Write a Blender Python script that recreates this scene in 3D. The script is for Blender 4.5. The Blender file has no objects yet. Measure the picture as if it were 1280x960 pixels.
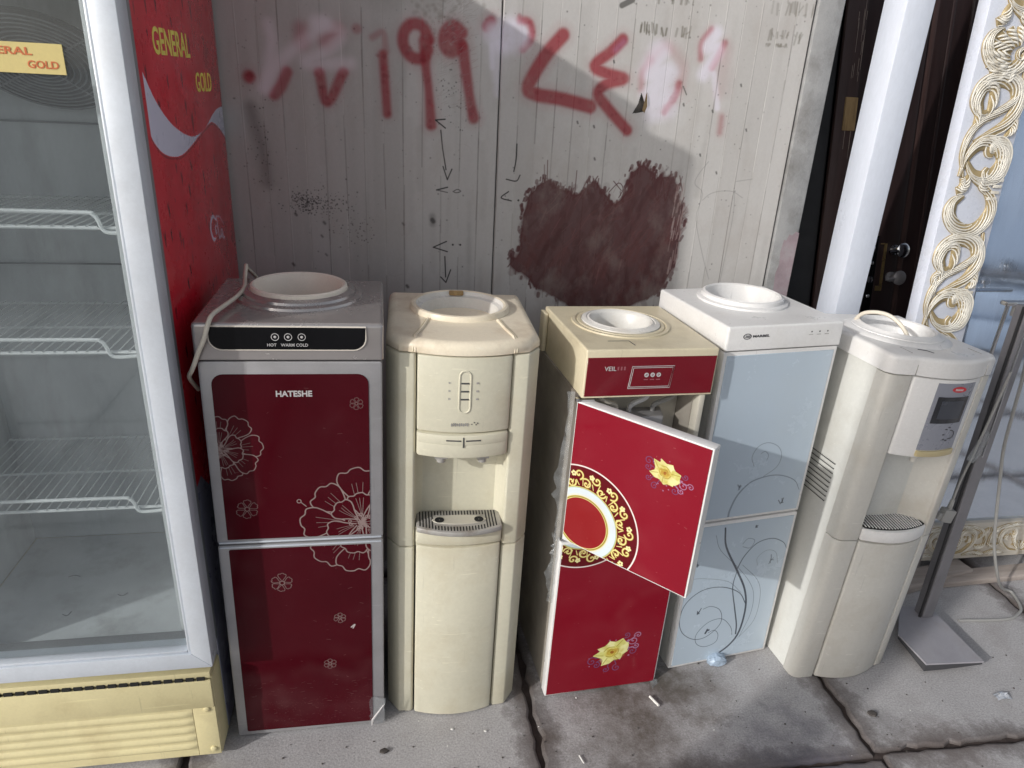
import bpy, bmesh, math, random
import numpy as np
from mathutils import Vector, Matrix, Euler
random.seed(7); RNG = np.random.default_rng(7)
SC = bpy.context.scene
COL = SC.collection
R = math.radians

# ------------------------------------------------------------------ camera
cam_d = bpy.data.cameras.new('camera'); cam = bpy.data.objects.new('camera', cam_d); COL.objects.link(cam)
yaw, pitch, roll = R(10.47), R(22.62), R(3.05)
fw = Vector((math.sin(yaw)*math.cos(pitch), math.cos(yaw)*math.cos(pitch), -math.sin(pitch)))
r0 = Vector((math.cos(yaw), -math.sin(yaw), 0)); u0 = r0.cross(fw)
rt = r0*math.cos(roll) + u0*math.sin(roll); up = u0*math.cos(roll) - r0*math.sin(roll)
M = Matrix((rt, up, -fw)).transposed().to_4x4(); M.translation = Vector((0, 0, 1.481))
cam.matrix_world = M
cam_d.sensor_width = 36; cam_d.lens = 889.9/1280*36; cam_d.clip_start = .02; cam_d.clip_end = 2000
SC.camera = cam

# ------------------------------------------------------------------ light
SUN_DIR = Vector((1.261, .73, -.627)).normalized()
sd = bpy.data.lights.new('sun', 'SUN'); sun = bpy.data.objects.new('sun', sd); COL.objects.link(sun)
sd.energy = 2.35; sd.angle = R(.8); sd.color = (1.0, .985, .95)
sun.rotation_euler = SUN_DIR.to_track_quat('-Z', 'Y').to_euler(); sun.location = (-4, -3, 4)
w = bpy.data.worlds.new('World'); SC.world = w; w.use_nodes = True
nt = w.node_tree; bg = nt.nodes['Background']
sky = nt.nodes.new('ShaderNodeTexSky'); sky.sky_type = 'NISHITA'; sky.sun_disc = False
sky.sun_elevation = math.asin(-SUN_DIR.z); sky.sun_rotation = math.atan2(-SUN_DIR.x, -SUN_DIR.y) % (2*math.pi)
sky.air_density = 1.0; sky.dust_density = 2.5; sky.ozone_density = 1.0
hs = nt.nodes.new('ShaderNodeHueSaturation'); hs.inputs['Saturation'].default_value = .35
nt.links.new(sky.outputs[0], hs.inputs['Color']); nt.links.new(hs.outputs[0], bg.inputs[0]); bg.inputs[1].default_value = .14
SC.view_settings.view_transform = 'Standard'; SC.view_settings.look = 'None'; SC.view_settings.exposure = 0; SC.view_settings.gamma = 1
SC.cycles.max_bounces = 8; SC.cycles.transparent_max_bounces = 16

# ------------------------------------------------------------------ geometry helpers
def box(x0, x1, y0, y1, z0, z1):
    v = [(x0,y0,z0),(x1,y0,z0),(x1,y1,z0),(x0,y1,z0),(x0,y0,z1),(x1,y0,z1),(x1,y1,z1),(x0,y1,z1)]
    return v, [(0,3,2,1),(4,5,6,7),(0,1,5,4),(1,2,6,5),(2,3,7,6),(3,0,4,7)]
def join(*gs):
    V, F = [], []
    for v, f in gs:
        n = len(V); V += list(v); F += [tuple(i+n for i in q) for q in f]
    return V, F
def xf(g, m): return [tuple(m @ Vector(p)) for p in g[0]], g[1]
def loft(rings, cap0=True, cap1=True):
    n = len(rings[0]); V = [p for r in rings for p in r]; F = []
    for k in range(len(rings)-1):
        for i in range(n):
            j = (i+1) % n; F.append((k*n+i, k*n+j, (k+1)*n+j, (k+1)*n+i))
    if cap0: F.append(tuple(range(n-1, -1, -1)))
    if cap1: F.append(tuple((len(rings)-1)*n+i for i in range(n)))
    return V, F
def prism(poly, z0, z1): return loft([[(x,y,z0) for x,y in poly], [(x,y,z1) for x,y in poly]])
def prism_y(poly, y0, y1): return loft([[(x,y1,z) for x,z in poly], [(x,y0,z) for x,z in poly]])
def inset(poly, d):
    n = len(poly); out = []
    for i in range(n):
        a, b, c = Vector(poly[i-1]), Vector(poly[i]), Vector(poly[(i+1) % n])
        e1 = (b-a).normalized(); e2 = (c-b).normalized()
        n1 = Vector((-e1.y, e1.x)); n2 = Vector((-e2.y, e2.x)); m = n1+n2
        m = m/max(m.length_squared/2, .35)
        q = b+m*d; out.append((q.x, q.y))
    return out
def rect(x0, y0, x1, y1, r=0, n=4):
    if r <= 0: return [(x0,y0),(x1,y0),(x1,y1),(x0,y1)]
    P = []
    for cx, cy, a in ((x1-r,y0+r,-90),(x1-r,y1-r,0),(x0+r,y1-r,90),(x0+r,y0+r,180)):
        for k in range(n+1):
            t = R(a+90*k/n); P.append((cx+r*math.cos(t), cy+r*math.sin(t)))
    return P
def shell(poly, z0, z1, rr=.004, n=3, hole=None, ztop=None):
    """vertical extrusion of a counter-clockwise outline with a rounded top edge, optionally with a round opening in the top"""
    rings = [[(x,y,z0) for x,y in poly], [(x,y,z1-rr) for x,y in poly]]
    for k in range(1, n+1):
        t = R(90*k/n); q = inset(poly, rr*(1-math.cos(t))); rings.append([(x,y,z1-rr+rr*math.sin(t)) for x,y in q])
    if not hole: return loft(rings)
    V, F = loft(rings, True, False)
    top = rings[-1]; cx, cy, hr = hole; m = 48
    bm = bmesh.new(); a = [bm.verts.new(p) for p in top]; b = [bm.verts.new((cx+hr*math.cos(2*math.pi*k/m), cy+hr*math.sin(2*math.pi*k/m), z1)) for k in range(m)]
    E = [bm.edges.new((a[i], a[(i+1) % len(a)])) for i in range(len(a))] + [bm.edges.new((b[i], b[(i+1) % m])) for i in range(m)]
    bmesh.ops.triangle_fill(bm, use_beauty=True, use_dissolve=False, edges=E)
    bm.verts.index_update(); base = len(V)
    V += [tuple(v.co) for v in bm.verts]
    for f in bm.faces:
        ids = [v.index+base for v in f.verts]
        if f.normal.z < 0: ids.reverse()
        F.append(tuple(ids))
    bm.free(); return V, F
def lathe(prof, c=(0,0,0), n=40, cap0=False, cap1=False):
    rings = [[(c[0]+r*math.cos(2*math.pi*k/n), c[1]+r*math.sin(2*math.pi*k/n), c[2]+z) for k in range(n)] for r, z in prof]
    return loft(rings, cap0, cap1)
def catmull(P, n=6, closed=False):
    P = [Vector(p) for p in P]; out = []
    if len(P) < 3: return [tuple(p) for p in P]
    N = len(P); segs = N if closed else N-1
    for i in range(segs):
        p0 = P[(i-1) % N] if closed or i > 0 else P[0]*2-P[1]
        p1 = P[i]; p2 = P[(i+1) % N]; p3 = P[(i+2) % N] if closed or i+2 < N else P[-1]*2-P[-2]
        for k in range(n):
            t = k/n
            out.append(tuple(.5*((2*p1)+(p2-p0)*t+(2*p0-5*p1+4*p2-p3)*t*t+(3*p1-p0-3*p2+p3)*t*t*t)))
    if not closed: out.append(tuple(P[-1]))
    return out
def tube(path, r, n=8, flat=None):
    P = [Vector(p) for p in path]; m = len(P); rs = r if isinstance(r, (list, tuple)) else [r]*m
    T = [(P[min(i+1, m-1)]-P[max(i-1, 0)]).normalized() for i in range(m)]
    ref = Vector((0,0,1)) if abs(T[0].z) < .9 else Vector((1,0,0)); N = (ref-T[0]*ref.dot(T[0])).normalized(); rings = []
    for i in range(m):
        N = (N-T[i]*N.dot(T[i])).normalized(); B = T[i].cross(N)
        rings.append([tuple(P[i]+(N*math.cos(2*math.pi*k/n)+B*math.sin(2*math.pi*k/n))*rs[i]) for k in range(n)])
    return loft(rings)
def mk(name, g, mat, parent=None, bevel=0, seg=2, smooth=True, ang=38, uv=None, level=0.0, fix=False, pos=None):
    me = bpy.data.meshes.new(name)
    V, F = g
    if level: V = [(x, y, z+x*level) if z < .03 else (x, y, z) for x, y, z in V]
    me.from_pydata([tuple(v) for v in V], [], F)
    if bevel or fix:
        bm = bmesh.new(); bm.from_mesh(me)
        if fix: bmesh.ops.recalc_face_normals(bm, faces=bm.faces)
        if bevel:
            es = [e for e in bm.edges if len(e.link_faces) == 2 and e.calc_face_angle(0) > R(40)]
            bmesh.ops.bevel(bm, geom=es, offset=bevel, segments=seg, profile=.5, affect='EDGES', clamp_overlap=True)
        bm.to_mesh(me); bm.free()
    if smooth:
        me.shade_smooth(); me.set_sharp_from_angle(angle=R(ang))
    if uv:
        a, b, x0, x1, z0, z1 = uv; L = me.uv_layers.new(name='UVMap')
        co = np.zeros(len(me.vertices)*3); me.vertices.foreach_get('co', co); co = co.reshape(-1, 3)
        li = np.zeros(len(me.loops), dtype=np.int32); me.loops.foreach_get('vertex_index', li)
        q = np.stack([(co[li, a]-x0)/(x1-x0), (co[li, b]-z0)/(z1-z0)], 1); L.data.foreach_set('uv', q.ravel())
    me.materials.append(mat)
    o = bpy.data.objects.new(name, me); COL.objects.link(o)
    if parent: o.parent = parent
    if pos: o.location = pos
    return o
def tag(o, label=None, cat=None, group=None, kind=None):
    if label: o['label'] = label
    if cat: o['category'] = cat
    if group: o['group'] = group
    if kind: o['kind'] = kind
    return o
def thing(name, label, cat, loc=(0,0,0), rot=(0,0,0), group=None):
    o = bpy.data.objects.new(name, None); COL.objects.link(o); o.location = loc; o.rotation_euler = rot
    o.empty_display_size = .05
    return tag(o, label, cat, group)
def struct(name, g, mat, **k): return tag(mk(name, g, mat, **k), kind='structure')
def dup(o, parent=None, **k):
    c = o.copy(); COL.objects.link(c)
    if parent: c.parent = parent
    if 'pos' in k: c.location = k['pos']
    return c
def text(name, body, mat, parent, fit, place, bold=.0, thick=.0006, shear=0, font_w=None):
    """flat lettering: fit = (u0, u1, v0, v1), place(u, v, w) gives the point in the parent's space"""
    cu = bpy.data.curves.new('t', 'FONT'); cu.body = body; cu.size = 1; cu.offset = bold; cu.extrude = .5; cu.shear = shear; cu.resolution_u = 3
    ob = bpy.data.objects.new('t', cu); COL.objects.link(ob); bpy.context.view_layer.update()
    me = bpy.data.meshes.new_from_object(ob.evaluated_get(bpy.context.evaluated_depsgraph_get()))
    bpy.data.objects.remove(ob)
    V = [tuple(v.co) for v in me.vertices]; F = [tuple(p.vertices) for p in me.polygons]
    xs = [p[0] for p in V]; ys = [p[1] for p in V]; x0, x1, y0, y1 = min(xs), max(xs), min(ys), max(ys)
    u0, u1, v0, v1 = fit
    P = [place(u0+(x-x0)/(x1-x0)*(u1-u0), v0+(y-y0)/(y1-y0)*(v1-v0), thick if z > 0 else -.001) for x, y, z in V]
    bpy.data.meshes.remove(me)
    return mk(name, (P, F), mat, parent, smooth=False)

# ------------------------------------------------------------------ painting flat prints and paint marks
class Canvas:
    def __init__(s, x0, x1, z0, z1, res):
        s.x0, s.x1, s.z0, s.z1, s.res = x0, x1, z0, z1, res
        s.w = int(round((x1-x0)*res)); s.h = int(round((z1-z0)*res))
        s.a = np.zeros((s.h, s.w, 4), np.float32)
    def _over(s, sl, cov, col):
        d = s.a[sl]; c = np.array(col, np.float32); k = cov[..., None]
        al = d[..., 3:]; na = k+al*(1-k)
        d[..., :3] = np.where(na > 1e-5, (c*k+d[..., :3]*al*(1-k))/np.maximum(na, 1e-5), d[..., :3]); d[..., 3:] = na
    def _box(s, x0, x1, z0, z1):
        i0 = max(0, int((x0-s.x0)*s.res)-1); i1 = min(s.w, int((x1-s.x0)*s.res)+2)
        j0 = max(0, int((z0-s.z0)*s.res)-1); j1 = min(s.h, int((z1-s.z0)*s.res)+2)
        if i1 <= i0 or j1 <= j0: return None
        X, Z = np.meshgrid(s.x0+(np.arange(i0, i1)+.5)/s.res, s.z0+(np.arange(j0, j1)+.5)/s.res)
        return (slice(j0, j1), slice(i0, i1)), X.astype(np.float32), Z.astype(np.float32)
    def stroke(s, pts, w, col, a=1., soft=None, sm=5, clip=None):
        soft = soft or 1.2/s.res
        if sm and len(pts) > 2: 
            ws = w if not isinstance(w, (list, tuple)) else None
            P = catmull(pts, sm)
        else: P = list(pts); ws = w if not isinstance(w, (list, tuple)) else None
        n = len(P)
        W = [w]*n if ws is not None else list(np.interp(np.linspace(0, 1, n), np.linspace(0, 1, len(w)), w))
        m = max(W)/2+soft; xs = [p[0] for p in P]; zs = [p[1] for p in P]
        bx = s._box(min(xs)-m, max(xs)+m, min(zs)-m, max(zs)+m)
        if bx is None: return
        sl, X, Z = bx; best = np.full(X.shape, -1e9, np.float32)
        if n == 1: best = W[0]/2-np.hypot(X-P[0][0], Z-P[0][1])
        for i in range(n-1):
            ax, az = P[i]; dx, dz = P[i+1][0]-ax, P[i+1][1]-az; L = dx*dx+dz*dz+1e-12
            t = np.clip(((X-ax)*dx+(Z-az)*dz)/L, 0, 1)
            best = np.maximum(best, (W[i]+(W[i+1]-W[i])*t)/2-np.hypot(X-ax-t*dx, Z-az-t*dz))
        cov = np.clip(best/soft+.5, 0, 1); cov = cov*cov*(3-2*cov)*a
        if clip is not None: cov = cov*clip[sl]
        s._over(sl, cov, col)
    def inside(s, poly, X, Z):
        c = np.zeros(X.shape, bool); n = len(poly)
        for i in range(n):
            x1, z1 = poly[i]; x2, z2 = poly[(i+1) % n]
            if z1 == z2: continue
            c ^= ((z1 > Z) != (z2 > Z)) & (X < (x2-x1)*(Z-z1)/(z2-z1)+x1)
        return c
    def fill(s, poly, col, a=1.):
        xs = [p[0] for p in poly]; zs = [p[1] for p in poly]; bx = s._box(min(xs), max(xs), min(zs), max(zs))
        if bx is None: return
        sl, X, Z = bx; s._over(sl, s.inside(poly, X, Z).astype(np.float32)*a, col)
    def erase(s, poly):
        xs = [p[0] for p in poly]; zs = [p[1] for p in poly]; bx = s._box(min(xs), max(xs), min(zs), max(zs))
        if bx is None: return
        sl, X, Z = bx; s.a[sl][..., 3] *= ~s.inside(poly, X, Z)
    def ring(s, cx, cz, r0, r1, col, a=1.):
        bx = s._box(cx-r1, cx+r1, cz-r1, cz+r1)
        if bx is None: return
        sl, X, Z = bx; d = np.hypot(X-cx, Z-cz); k = np.clip((r1-d)*s.res+.5, 0, 1)*np.clip((d-r0)*s.res+.5, 0, 1)
        s._over(sl, k.astype(np.float32)*a, col)
    def image(s, name):
        im = bpy.data.images.new(name, s.w, s.h, alpha=True); im.alpha_mode = 'CHANNEL_PACKED'
        im.pixels.foreach_set(s.a.ravel()); im.update(); im.pack(); return im
    uv = property(lambda s: (0, 2, s.x0, s.x1, s.z0, s.z1))
def spiral(cx, cz, r, a0, turns, sgn=1, n=26, r1=.08):
    return [(cx+r*(1-(1-r1)*k/n)*math.cos(a0+sgn*turns*2*math.pi*k/n), cz+r*(1-(1-r1)*k/n)*math.sin(a0+sgn*turns*2*math.pi*k/n)) for k in range(n+1)]

# ------------------------------------------------------------------ materials
def srgb(*c):
    f = lambda v: v/12.92 if v <= .04045 else ((v+.055)/1.055)**2.4
    return tuple(f(v/255) for v in c)
def pm(name, col, rough=.5, metal=0., var=.10, scale=6., bump=0., bscale=60., coat=0., spec=.5, dirt=None, dirt_amt=.0, dscale=3., stretch=(1,1,1), img=None, alpha=1., trans=0., rvar=.12, scratch=0., fine=.05):
    m = bpy.data.materials.new(name); m.use_nodes = True; n = m.node_tree.nodes; l = m.node_tree.links
    b = n['Principled BSDF']; tc = n.new('ShaderNodeTexCoord'); mp = n.new('ShaderNodeMapping'); mp.inputs['Scale'].default_value = stretch
    l.new(tc.outputs['Object'], mp.inputs[0])
    def noise(sc, det=4, rgh=.55):
        t = n.new('ShaderNodeTexNoise'); t.inputs['Scale'].default_value = sc; t.inputs['Detail'].default_value = det; t.inputs['Roughness'].default_value = rgh; l.new(mp.outputs[0], t.inputs['Vector']); return t.outputs['Fac']
    def ramp(fac, a, bb, lo=0., hi=1.):
        t = n.new('ShaderNodeMapRange'); t.inputs[1].default_value = a; t.inputs[2].default_value = bb; t.inputs[3].default_value = lo; t.inputs[4].default_value = hi; l.new(fac, t.inputs[0]); return t.outputs[0]
    def mix(fac, A, B, mode='MIX'):
        t = n.new('ShaderNodeMix'); t.data_type = 'RGBA'; t.blend_type = mode
        for k, v in ((0, fac), (6, A), (7, B)):
            if isinstance(v, bpy.types.NodeSocket): l.new(v, t.inputs[k])
            elif k == 0: t.inputs[0].default_value = v
            else: t.inputs[k].default_value = (*v, 1)
        return t.outputs[2]
    lo = tuple(max(0, c*(1-var)) for c in col); hi = tuple(min(1, c*(1+var)) for c in col)
    c = mix(ramp(noise(scale), .3, .7), lo, hi)
    if fine: c = mix(ramp(noise(scale*30, 3, .7), .35, .65), mix(fine, c, (0,0,0)), c)
    m['_'] = 0
    if img is not None:
        t = n.new('ShaderNodeTexImage'); t.image = img; t.extension = 'CLIP'; u = n.new('ShaderNodeUVMap'); u.uv_map = 'UVMap'; l.new(u.outputs[0], t.inputs[0])
        c = mix(t.outputs['Alpha'], c, t.outputs['Color'])
    if scratch:
        for k_, (ang_, tone) in enumerate(((.5, 1.55), (-.9, .45), (1.35, 1.5))):
            m2 = n.new('ShaderNodeMapping'); m2.inputs['Rotation'].default_value = (ang_*.7, ang_, .3*k_); m2.inputs['Scale'].default_value = (5, 140, 140) if k_ != 1 else (140, 140, 7); m2.inputs['Location'].default_value = (k_*3.1, 1.7*k_, .4)
            l.new(tc.outputs['Object'], m2.inputs[0]); t = n.new('ShaderNodeTexNoise'); t.inputs['Scale'].default_value = 1; t.inputs['Detail'].default_value = 2; l.new(m2.outputs[0], t.inputs['Vector'])
            c = mix(ramp(t.outputs['Fac'], .70, .76, 0, scratch), c, tuple(min(1, v*tone+(.03 if tone > 1 else 0)) for v in col))
    if dirt is not None:
        c = mix(ramp(noise(dscale, 8, .65), .50, .72, 0, dirt_amt), c, dirt)
    l.new(c, b.inputs['Base Color'])
    l.new(ramp(noise(scale*3, 6, .7), .3, .7, max(0, rough-rvar), min(1, rough+rvar)), b.inputs['Roughness'])
    b.inputs['Metallic'].default_value = metal; b.inputs['Specular IOR Level'].default_value = spec
    b.inputs['Coat Weight'].default_value = coat; b.inputs['Coat Roughness'].default_value = .06
    b.inputs['Alpha'].default_value = alpha; b.inputs['Transmission Weight'].default_value = trans
    if bump:
        bp = n.new('ShaderNodeBump'); bp.inputs['Strength'].default_value = bump; bp.inputs['Distance'].default_value = .004
        l.new(noise(bscale, 6, .6), bp.inputs['Height']); l.new(bp.outputs[0], b.inputs['Normal'])
    return m
def film(name, col, tr=.85, rough=.12, dust=.0, bump=0., bs=30, gl=1.0):
    """see-through sheet: transparent, a little reflective, a little dusty"""
    m = bpy.data.materials.new(name); m.use_nodes = True; n = m.node_tree.nodes; l = m.node_tree.links; n.remove(n['Principled BSDF'])
    t = n.new('ShaderNodeBsdfTransparent'); t.inputs[0].default_value = (*[tr*c for c in col], 1)
    g = n.new('ShaderNodeBsdfGlossy'); g.inputs['Roughness'].default_value = rough; g.inputs[0].default_value = (.9,.93,.96,1)
    d = n.new('ShaderNodeBsdfDiffuse'); d.inputs[0].default_value = (.62,.66,.68,1)
    fr = n.new('ShaderNodeLayerWeight'); fr.inputs[0].default_value = .5
    p5 = n.new('ShaderNodeMath'); p5.operation = 'POWER'; p5.inputs[1].default_value = 5; l.new(fr.outputs['Facing'], p5.inputs[0])
    mu = n.new('ShaderNodeMath'); mu.operation = 'MULTIPLY_ADD'; mu.inputs[1].default_value = .9*gl; mu.inputs[2].default_value = .04*gl; l.new(p5.outputs[0], mu.inputs[0])
    tc = n.new('ShaderNodeTexCoord'); nz = n.new('ShaderNodeTexNoise'); nz.inputs['Scale'].default_value = bs; nz.inputs['Detail'].default_value = 6; l.new(tc.outputs['Object'], nz.inputs[0])
    mr = n.new('ShaderNodeMapRange'); mr.inputs[1].default_value = .35; mr.inputs[2].default_value = .75; mr.inputs[3].default_value = dust*.5; mr.inputs[4].default_value = dust*1.6; l.new(nz.outputs[0], mr.inputs[0])
    a = n.new('ShaderNodeMixShader'); l.new(mr.outputs[0], a.inputs[0]); l.new(t.outputs[0], a.inputs[1]); l.new(d.outputs[0], a.inputs[2])
    s = n.new('ShaderNodeMixShader'); l.new(mu.outputs[0], s.inputs[0]); l.new(a.outputs[0], s.inputs[1]); l.new(g.outputs[0], s.inputs[2])
    if bump:
        bp = n.new('ShaderNodeBump'); bp.inputs['Strength'].default_value = bump; bp.inputs['Distance'].default_value = .01; l.new(nz.outputs[0], bp.inputs['Height'])
        l.new(bp.outputs[0], g.inputs['Normal']); l.new(bp.outputs[0], fr.inputs['Normal'])
    l.new(s.outputs[0], n['Material Output'].inputs[0]); return m

BROWN_D = (.09,.065,.045)
MT = {}
MT['wall'] = None
MT['silver'] = pm('silver_plastic', (.40,.39,.40), .38, .35, .10, 9, .05, 120, dirt=(.22,.2,.18), dirt_amt=.35, scratch=.25)
MT['silver_lid'] = pm('silver_lid_film', (.46,.43,.42), .22, .6, .06, 5, .10, 9, dirt=(.40,.37,.36), dirt_amt=.25, fine=.02)
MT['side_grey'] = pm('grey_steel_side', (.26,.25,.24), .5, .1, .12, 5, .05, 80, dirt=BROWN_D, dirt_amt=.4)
MT['black_gloss'] = pm('black_gloss', (.005,.005,.006), .10, 0, .2, 5, coat=0, spec=.22, fine=0)
MT['trim_cream'] = pm('cream_trim', (.72,.66,.58), .4)
MT['cream'] = pm('aged_cream_plastic', (.63,.60,.475), .42, 0, .07, 3, .04, 90, dirt=(.44,.36,.22), dirt_amt=.45, dscale=5, scratch=.25)
MT['cream_top'] = pm('lit_yellowed_cream_plastic', (.84,.75,.59), .40, 0, .05, 5, .05, 90, dirt=(.42,.29,.17), dirt_amt=.5, dscale=9, scratch=.25)  # lid cream lightened to stand in for light falling on the top
MT['cream_lid'] = pm('cream_lid_plastic', (.66,.585,.42), .4, 0, .06, 5, .05, 90, dirt=(.35,.28,.18), dirt_amt=.4, dscale=8, scratch=.25)
MT['bowl_white'] = pm('white_bowl_plastic', (.72,.70,.66), .35, 0, .05, 8, dirt=(.45,.36,.25), dirt_amt=.3, dscale=14)
MT['bowl_cream'] = pm('cream_bowl_plastic', (.86,.78,.68), .35, 0, .05, 8)  # bowl colour raised to imitate light reaching into it
MT['white'] = pm('white_plastic', (.74,.73,.72), .35, 0, .04, 5, .03, 90, dirt=(.5,.46,.4), dirt_amt=.25, dscale=6, scratch=.25)
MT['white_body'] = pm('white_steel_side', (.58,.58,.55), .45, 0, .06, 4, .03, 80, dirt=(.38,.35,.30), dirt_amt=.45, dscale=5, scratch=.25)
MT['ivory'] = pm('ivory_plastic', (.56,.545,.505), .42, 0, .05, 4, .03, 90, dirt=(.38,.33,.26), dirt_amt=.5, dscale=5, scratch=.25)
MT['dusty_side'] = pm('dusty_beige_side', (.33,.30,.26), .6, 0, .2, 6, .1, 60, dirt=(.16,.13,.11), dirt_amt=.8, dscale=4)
MT['inner'] = pm('beige_inner_plastic', (.52,.49,.42), .5, 0, .08, 6, dirt=(.3,.26,.2), dirt_amt=.4)
MT['red_gloss'] = pm('red_glass', (.16,.008,.016), .12, 0, .10, 4, coat=0, spec=.3)
MT['alu'] = pm('white_aluminium', (.64,.68,.74), .38, .25, .05, 5, .02, 60, dirt=(.45,.44,.44), dirt_amt=.25, dscale=7)
MT['gasket'] = pm('grey_gasket', (.20,.205,.215), .6)
MT['base_cream'] = pm('cream_painted_steel', (.68,.60,.345), .45, 0, .06, 5, .05, 70, dirt=(.42,.33,.17), dirt_amt=.45, dscale=8, scratch=.25)
MT['dark_hole'] = pm('dark_void', (.01,.01,.01), .9)
MT['liner'] = pm('fridge_liner', (.60,.615,.625), .5, 0, .12, 4, .04, 40, dirt=(.30,.30,.29), dirt_amt=.65, dscale=5, stretch=(2,2,.5))
MT['wire'] = pm('white_coated_wire', (.72,.74,.74), .35)
MT['dark_wire'] = pm('dark_wire', (.10,.105,.11), .4)
MT['chrome'] = pm('chrome', (.62,.62,.63), .12, 1, .06, 20)
MT['grey_metal'] = pm('grey_steel', (.22,.215,.23), .40, .25, .12, 8, .05, 60, dirt=(.12,.1,.09), dirt_amt=.5)
MT['plate'] = pm('grey_plate', (.34,.33,.36), .55, .1, .10, 10, .05, 60, dirt=(.22,.2,.19), dirt_amt=.5, dscale=10)
MT['plate_edge'] = pm('dark_plate_edge', (.05,.05,.055), .5)
MT['column'] = pm('white_column_paint', (.67,.71,.80), .35, 0, .05, 3, .03, 30, dirt=(.45,.44,.42), dirt_amt=.22, dscale=3, stretch=(1,1,.4))
MT['concrete'] = pm('rough_concrete', (.32,.32,.32), .85, 0, .16, 10, .5, 70, dirt=(.14,.13,.12), dirt_amt=.7, dscale=9)
MT['darkwood'] = pm('dark_brown_varnished_wood', (.026,.015,.015), .42, 0, .35, 4, .12, 22, dirt=(.045,.026,.024), dirt_amt=.5, dscale=3, stretch=(6,6,.5))
MT['brownwood'] = pm('brown_wood_edge', (.055,.03,.027), .5, 0, .3, 5, .15, 30, dirt=(.02,.012,.01), dirt_amt=.6, dscale=5, stretch=(8,8,.6))
MT['rawwood'] = pm('raw_broken_wood', (.36,.24,.11), .7, 0, .25, 16, .4, 60, dirt=(.12,.07,.03), dirt_amt=.6, dscale=20, stretch=(3,3,.5))
MT['splinter'] = pm('pale_splinters', (.26,.21,.18), .7)
MT['brass'] = pm('worn_brass', (.42,.30,.14), .35, .8, .15, 30)
MT['gold'] = pm('antique_gold_paint', (.37,.285,.15), .45, .15, .18, 25, .1, 60)
MT['carve'] = pm('white_carved_paint', (.74,.71,.64), .4, 0, .06, 25, .08, 90, dirt=(.38,.30,.17), dirt_amt=.5, dscale=30)
MT['frame_white'] = pm('white_lacquer_frame', (.66,.69,.78), .3, 0, .04, 5, .03, 50, dirt=(.5,.47,.42), dirt_amt=.3, dscale=10)
MT['plank'] = pm('grey_weathered_plank', (.36,.31,.28), .8, 0, .18, 8, .3, 40, dirt=(.16,.13,.11), dirt_amt=.5, dscale=6, stretch=(.6,5,5))
MT['cable_grey'] = pm('grey_cable', (.30,.295,.285), .5)
MT['cable_cream'] = pm('cream_cable', (.70,.64,.54), .45)
MT['black'] = pm('black_rubber', (.02,.02,.022), .5)
MT['stone'] = pm('dark_stone', (.07,.06,.055), .8, 0, .3, 40, .4, 90)
MT['pale_chip'] = pm('pale_chip', (.7,.69,.66), .6)
MT['blue_wrap'] = pm('blue_printed_wrapper', (.34,.42,.52), .3, 0, .35, 40, .3, 60)
MT['clear'] = film('clear_plastic_film', (1,1,1), .93, .15, .16, .8, 40, 1.6)
MT['pane'] = film('dusty_glass', (.93,.95,.955), .96, .02, .05, 0, 4, .9)
MT['grill_grey'] = pm('grey_slotted_tray', (.40,.385,.365), .42, .2, .08, 20, dirt=(.16,.12,.08), dirt_amt=.7, dscale=18)
MT['display_grey'] = pm('blue_grey_panel', (.30,.31,.36), .3, .2, .05, 8)
MT['screen'] = pm('dark_screen', (.018,.02,.026), .15, 0, .2, 10, coat=.4)
MT['gold_lever'] = pm('gold_lever', (.62,.52,.30), .3, .35, .04, 6, fine=0, rvar=.03)
MT['ink'] = pm('dark_ink', (.05,.05,.055), .5)
MT['ink_white'] = pm('pale_grey_ink', (.50,.48,.48), .5)
MT['ink_red'] = pm('red_ink', (.5,.03,.04), .5)
MT['ink_yellow'] = pm('yellow_ink', (.80,.70,.14), .5)
MT['ink_orange'] = pm('orange_red_ink', (.58,.15,.05), .5)
MT['yellow_card'] = pm('yellow_card', (.66,.54,.22), .5)
MT['frost'] = None
MT['ink_faint'] = pm('faint_pink_ink', (.30,.09,.11), .5)
MT['foil'] = pm('silvery_foil', (.70,.72,.76), .18, .6, .1, 60)

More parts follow.
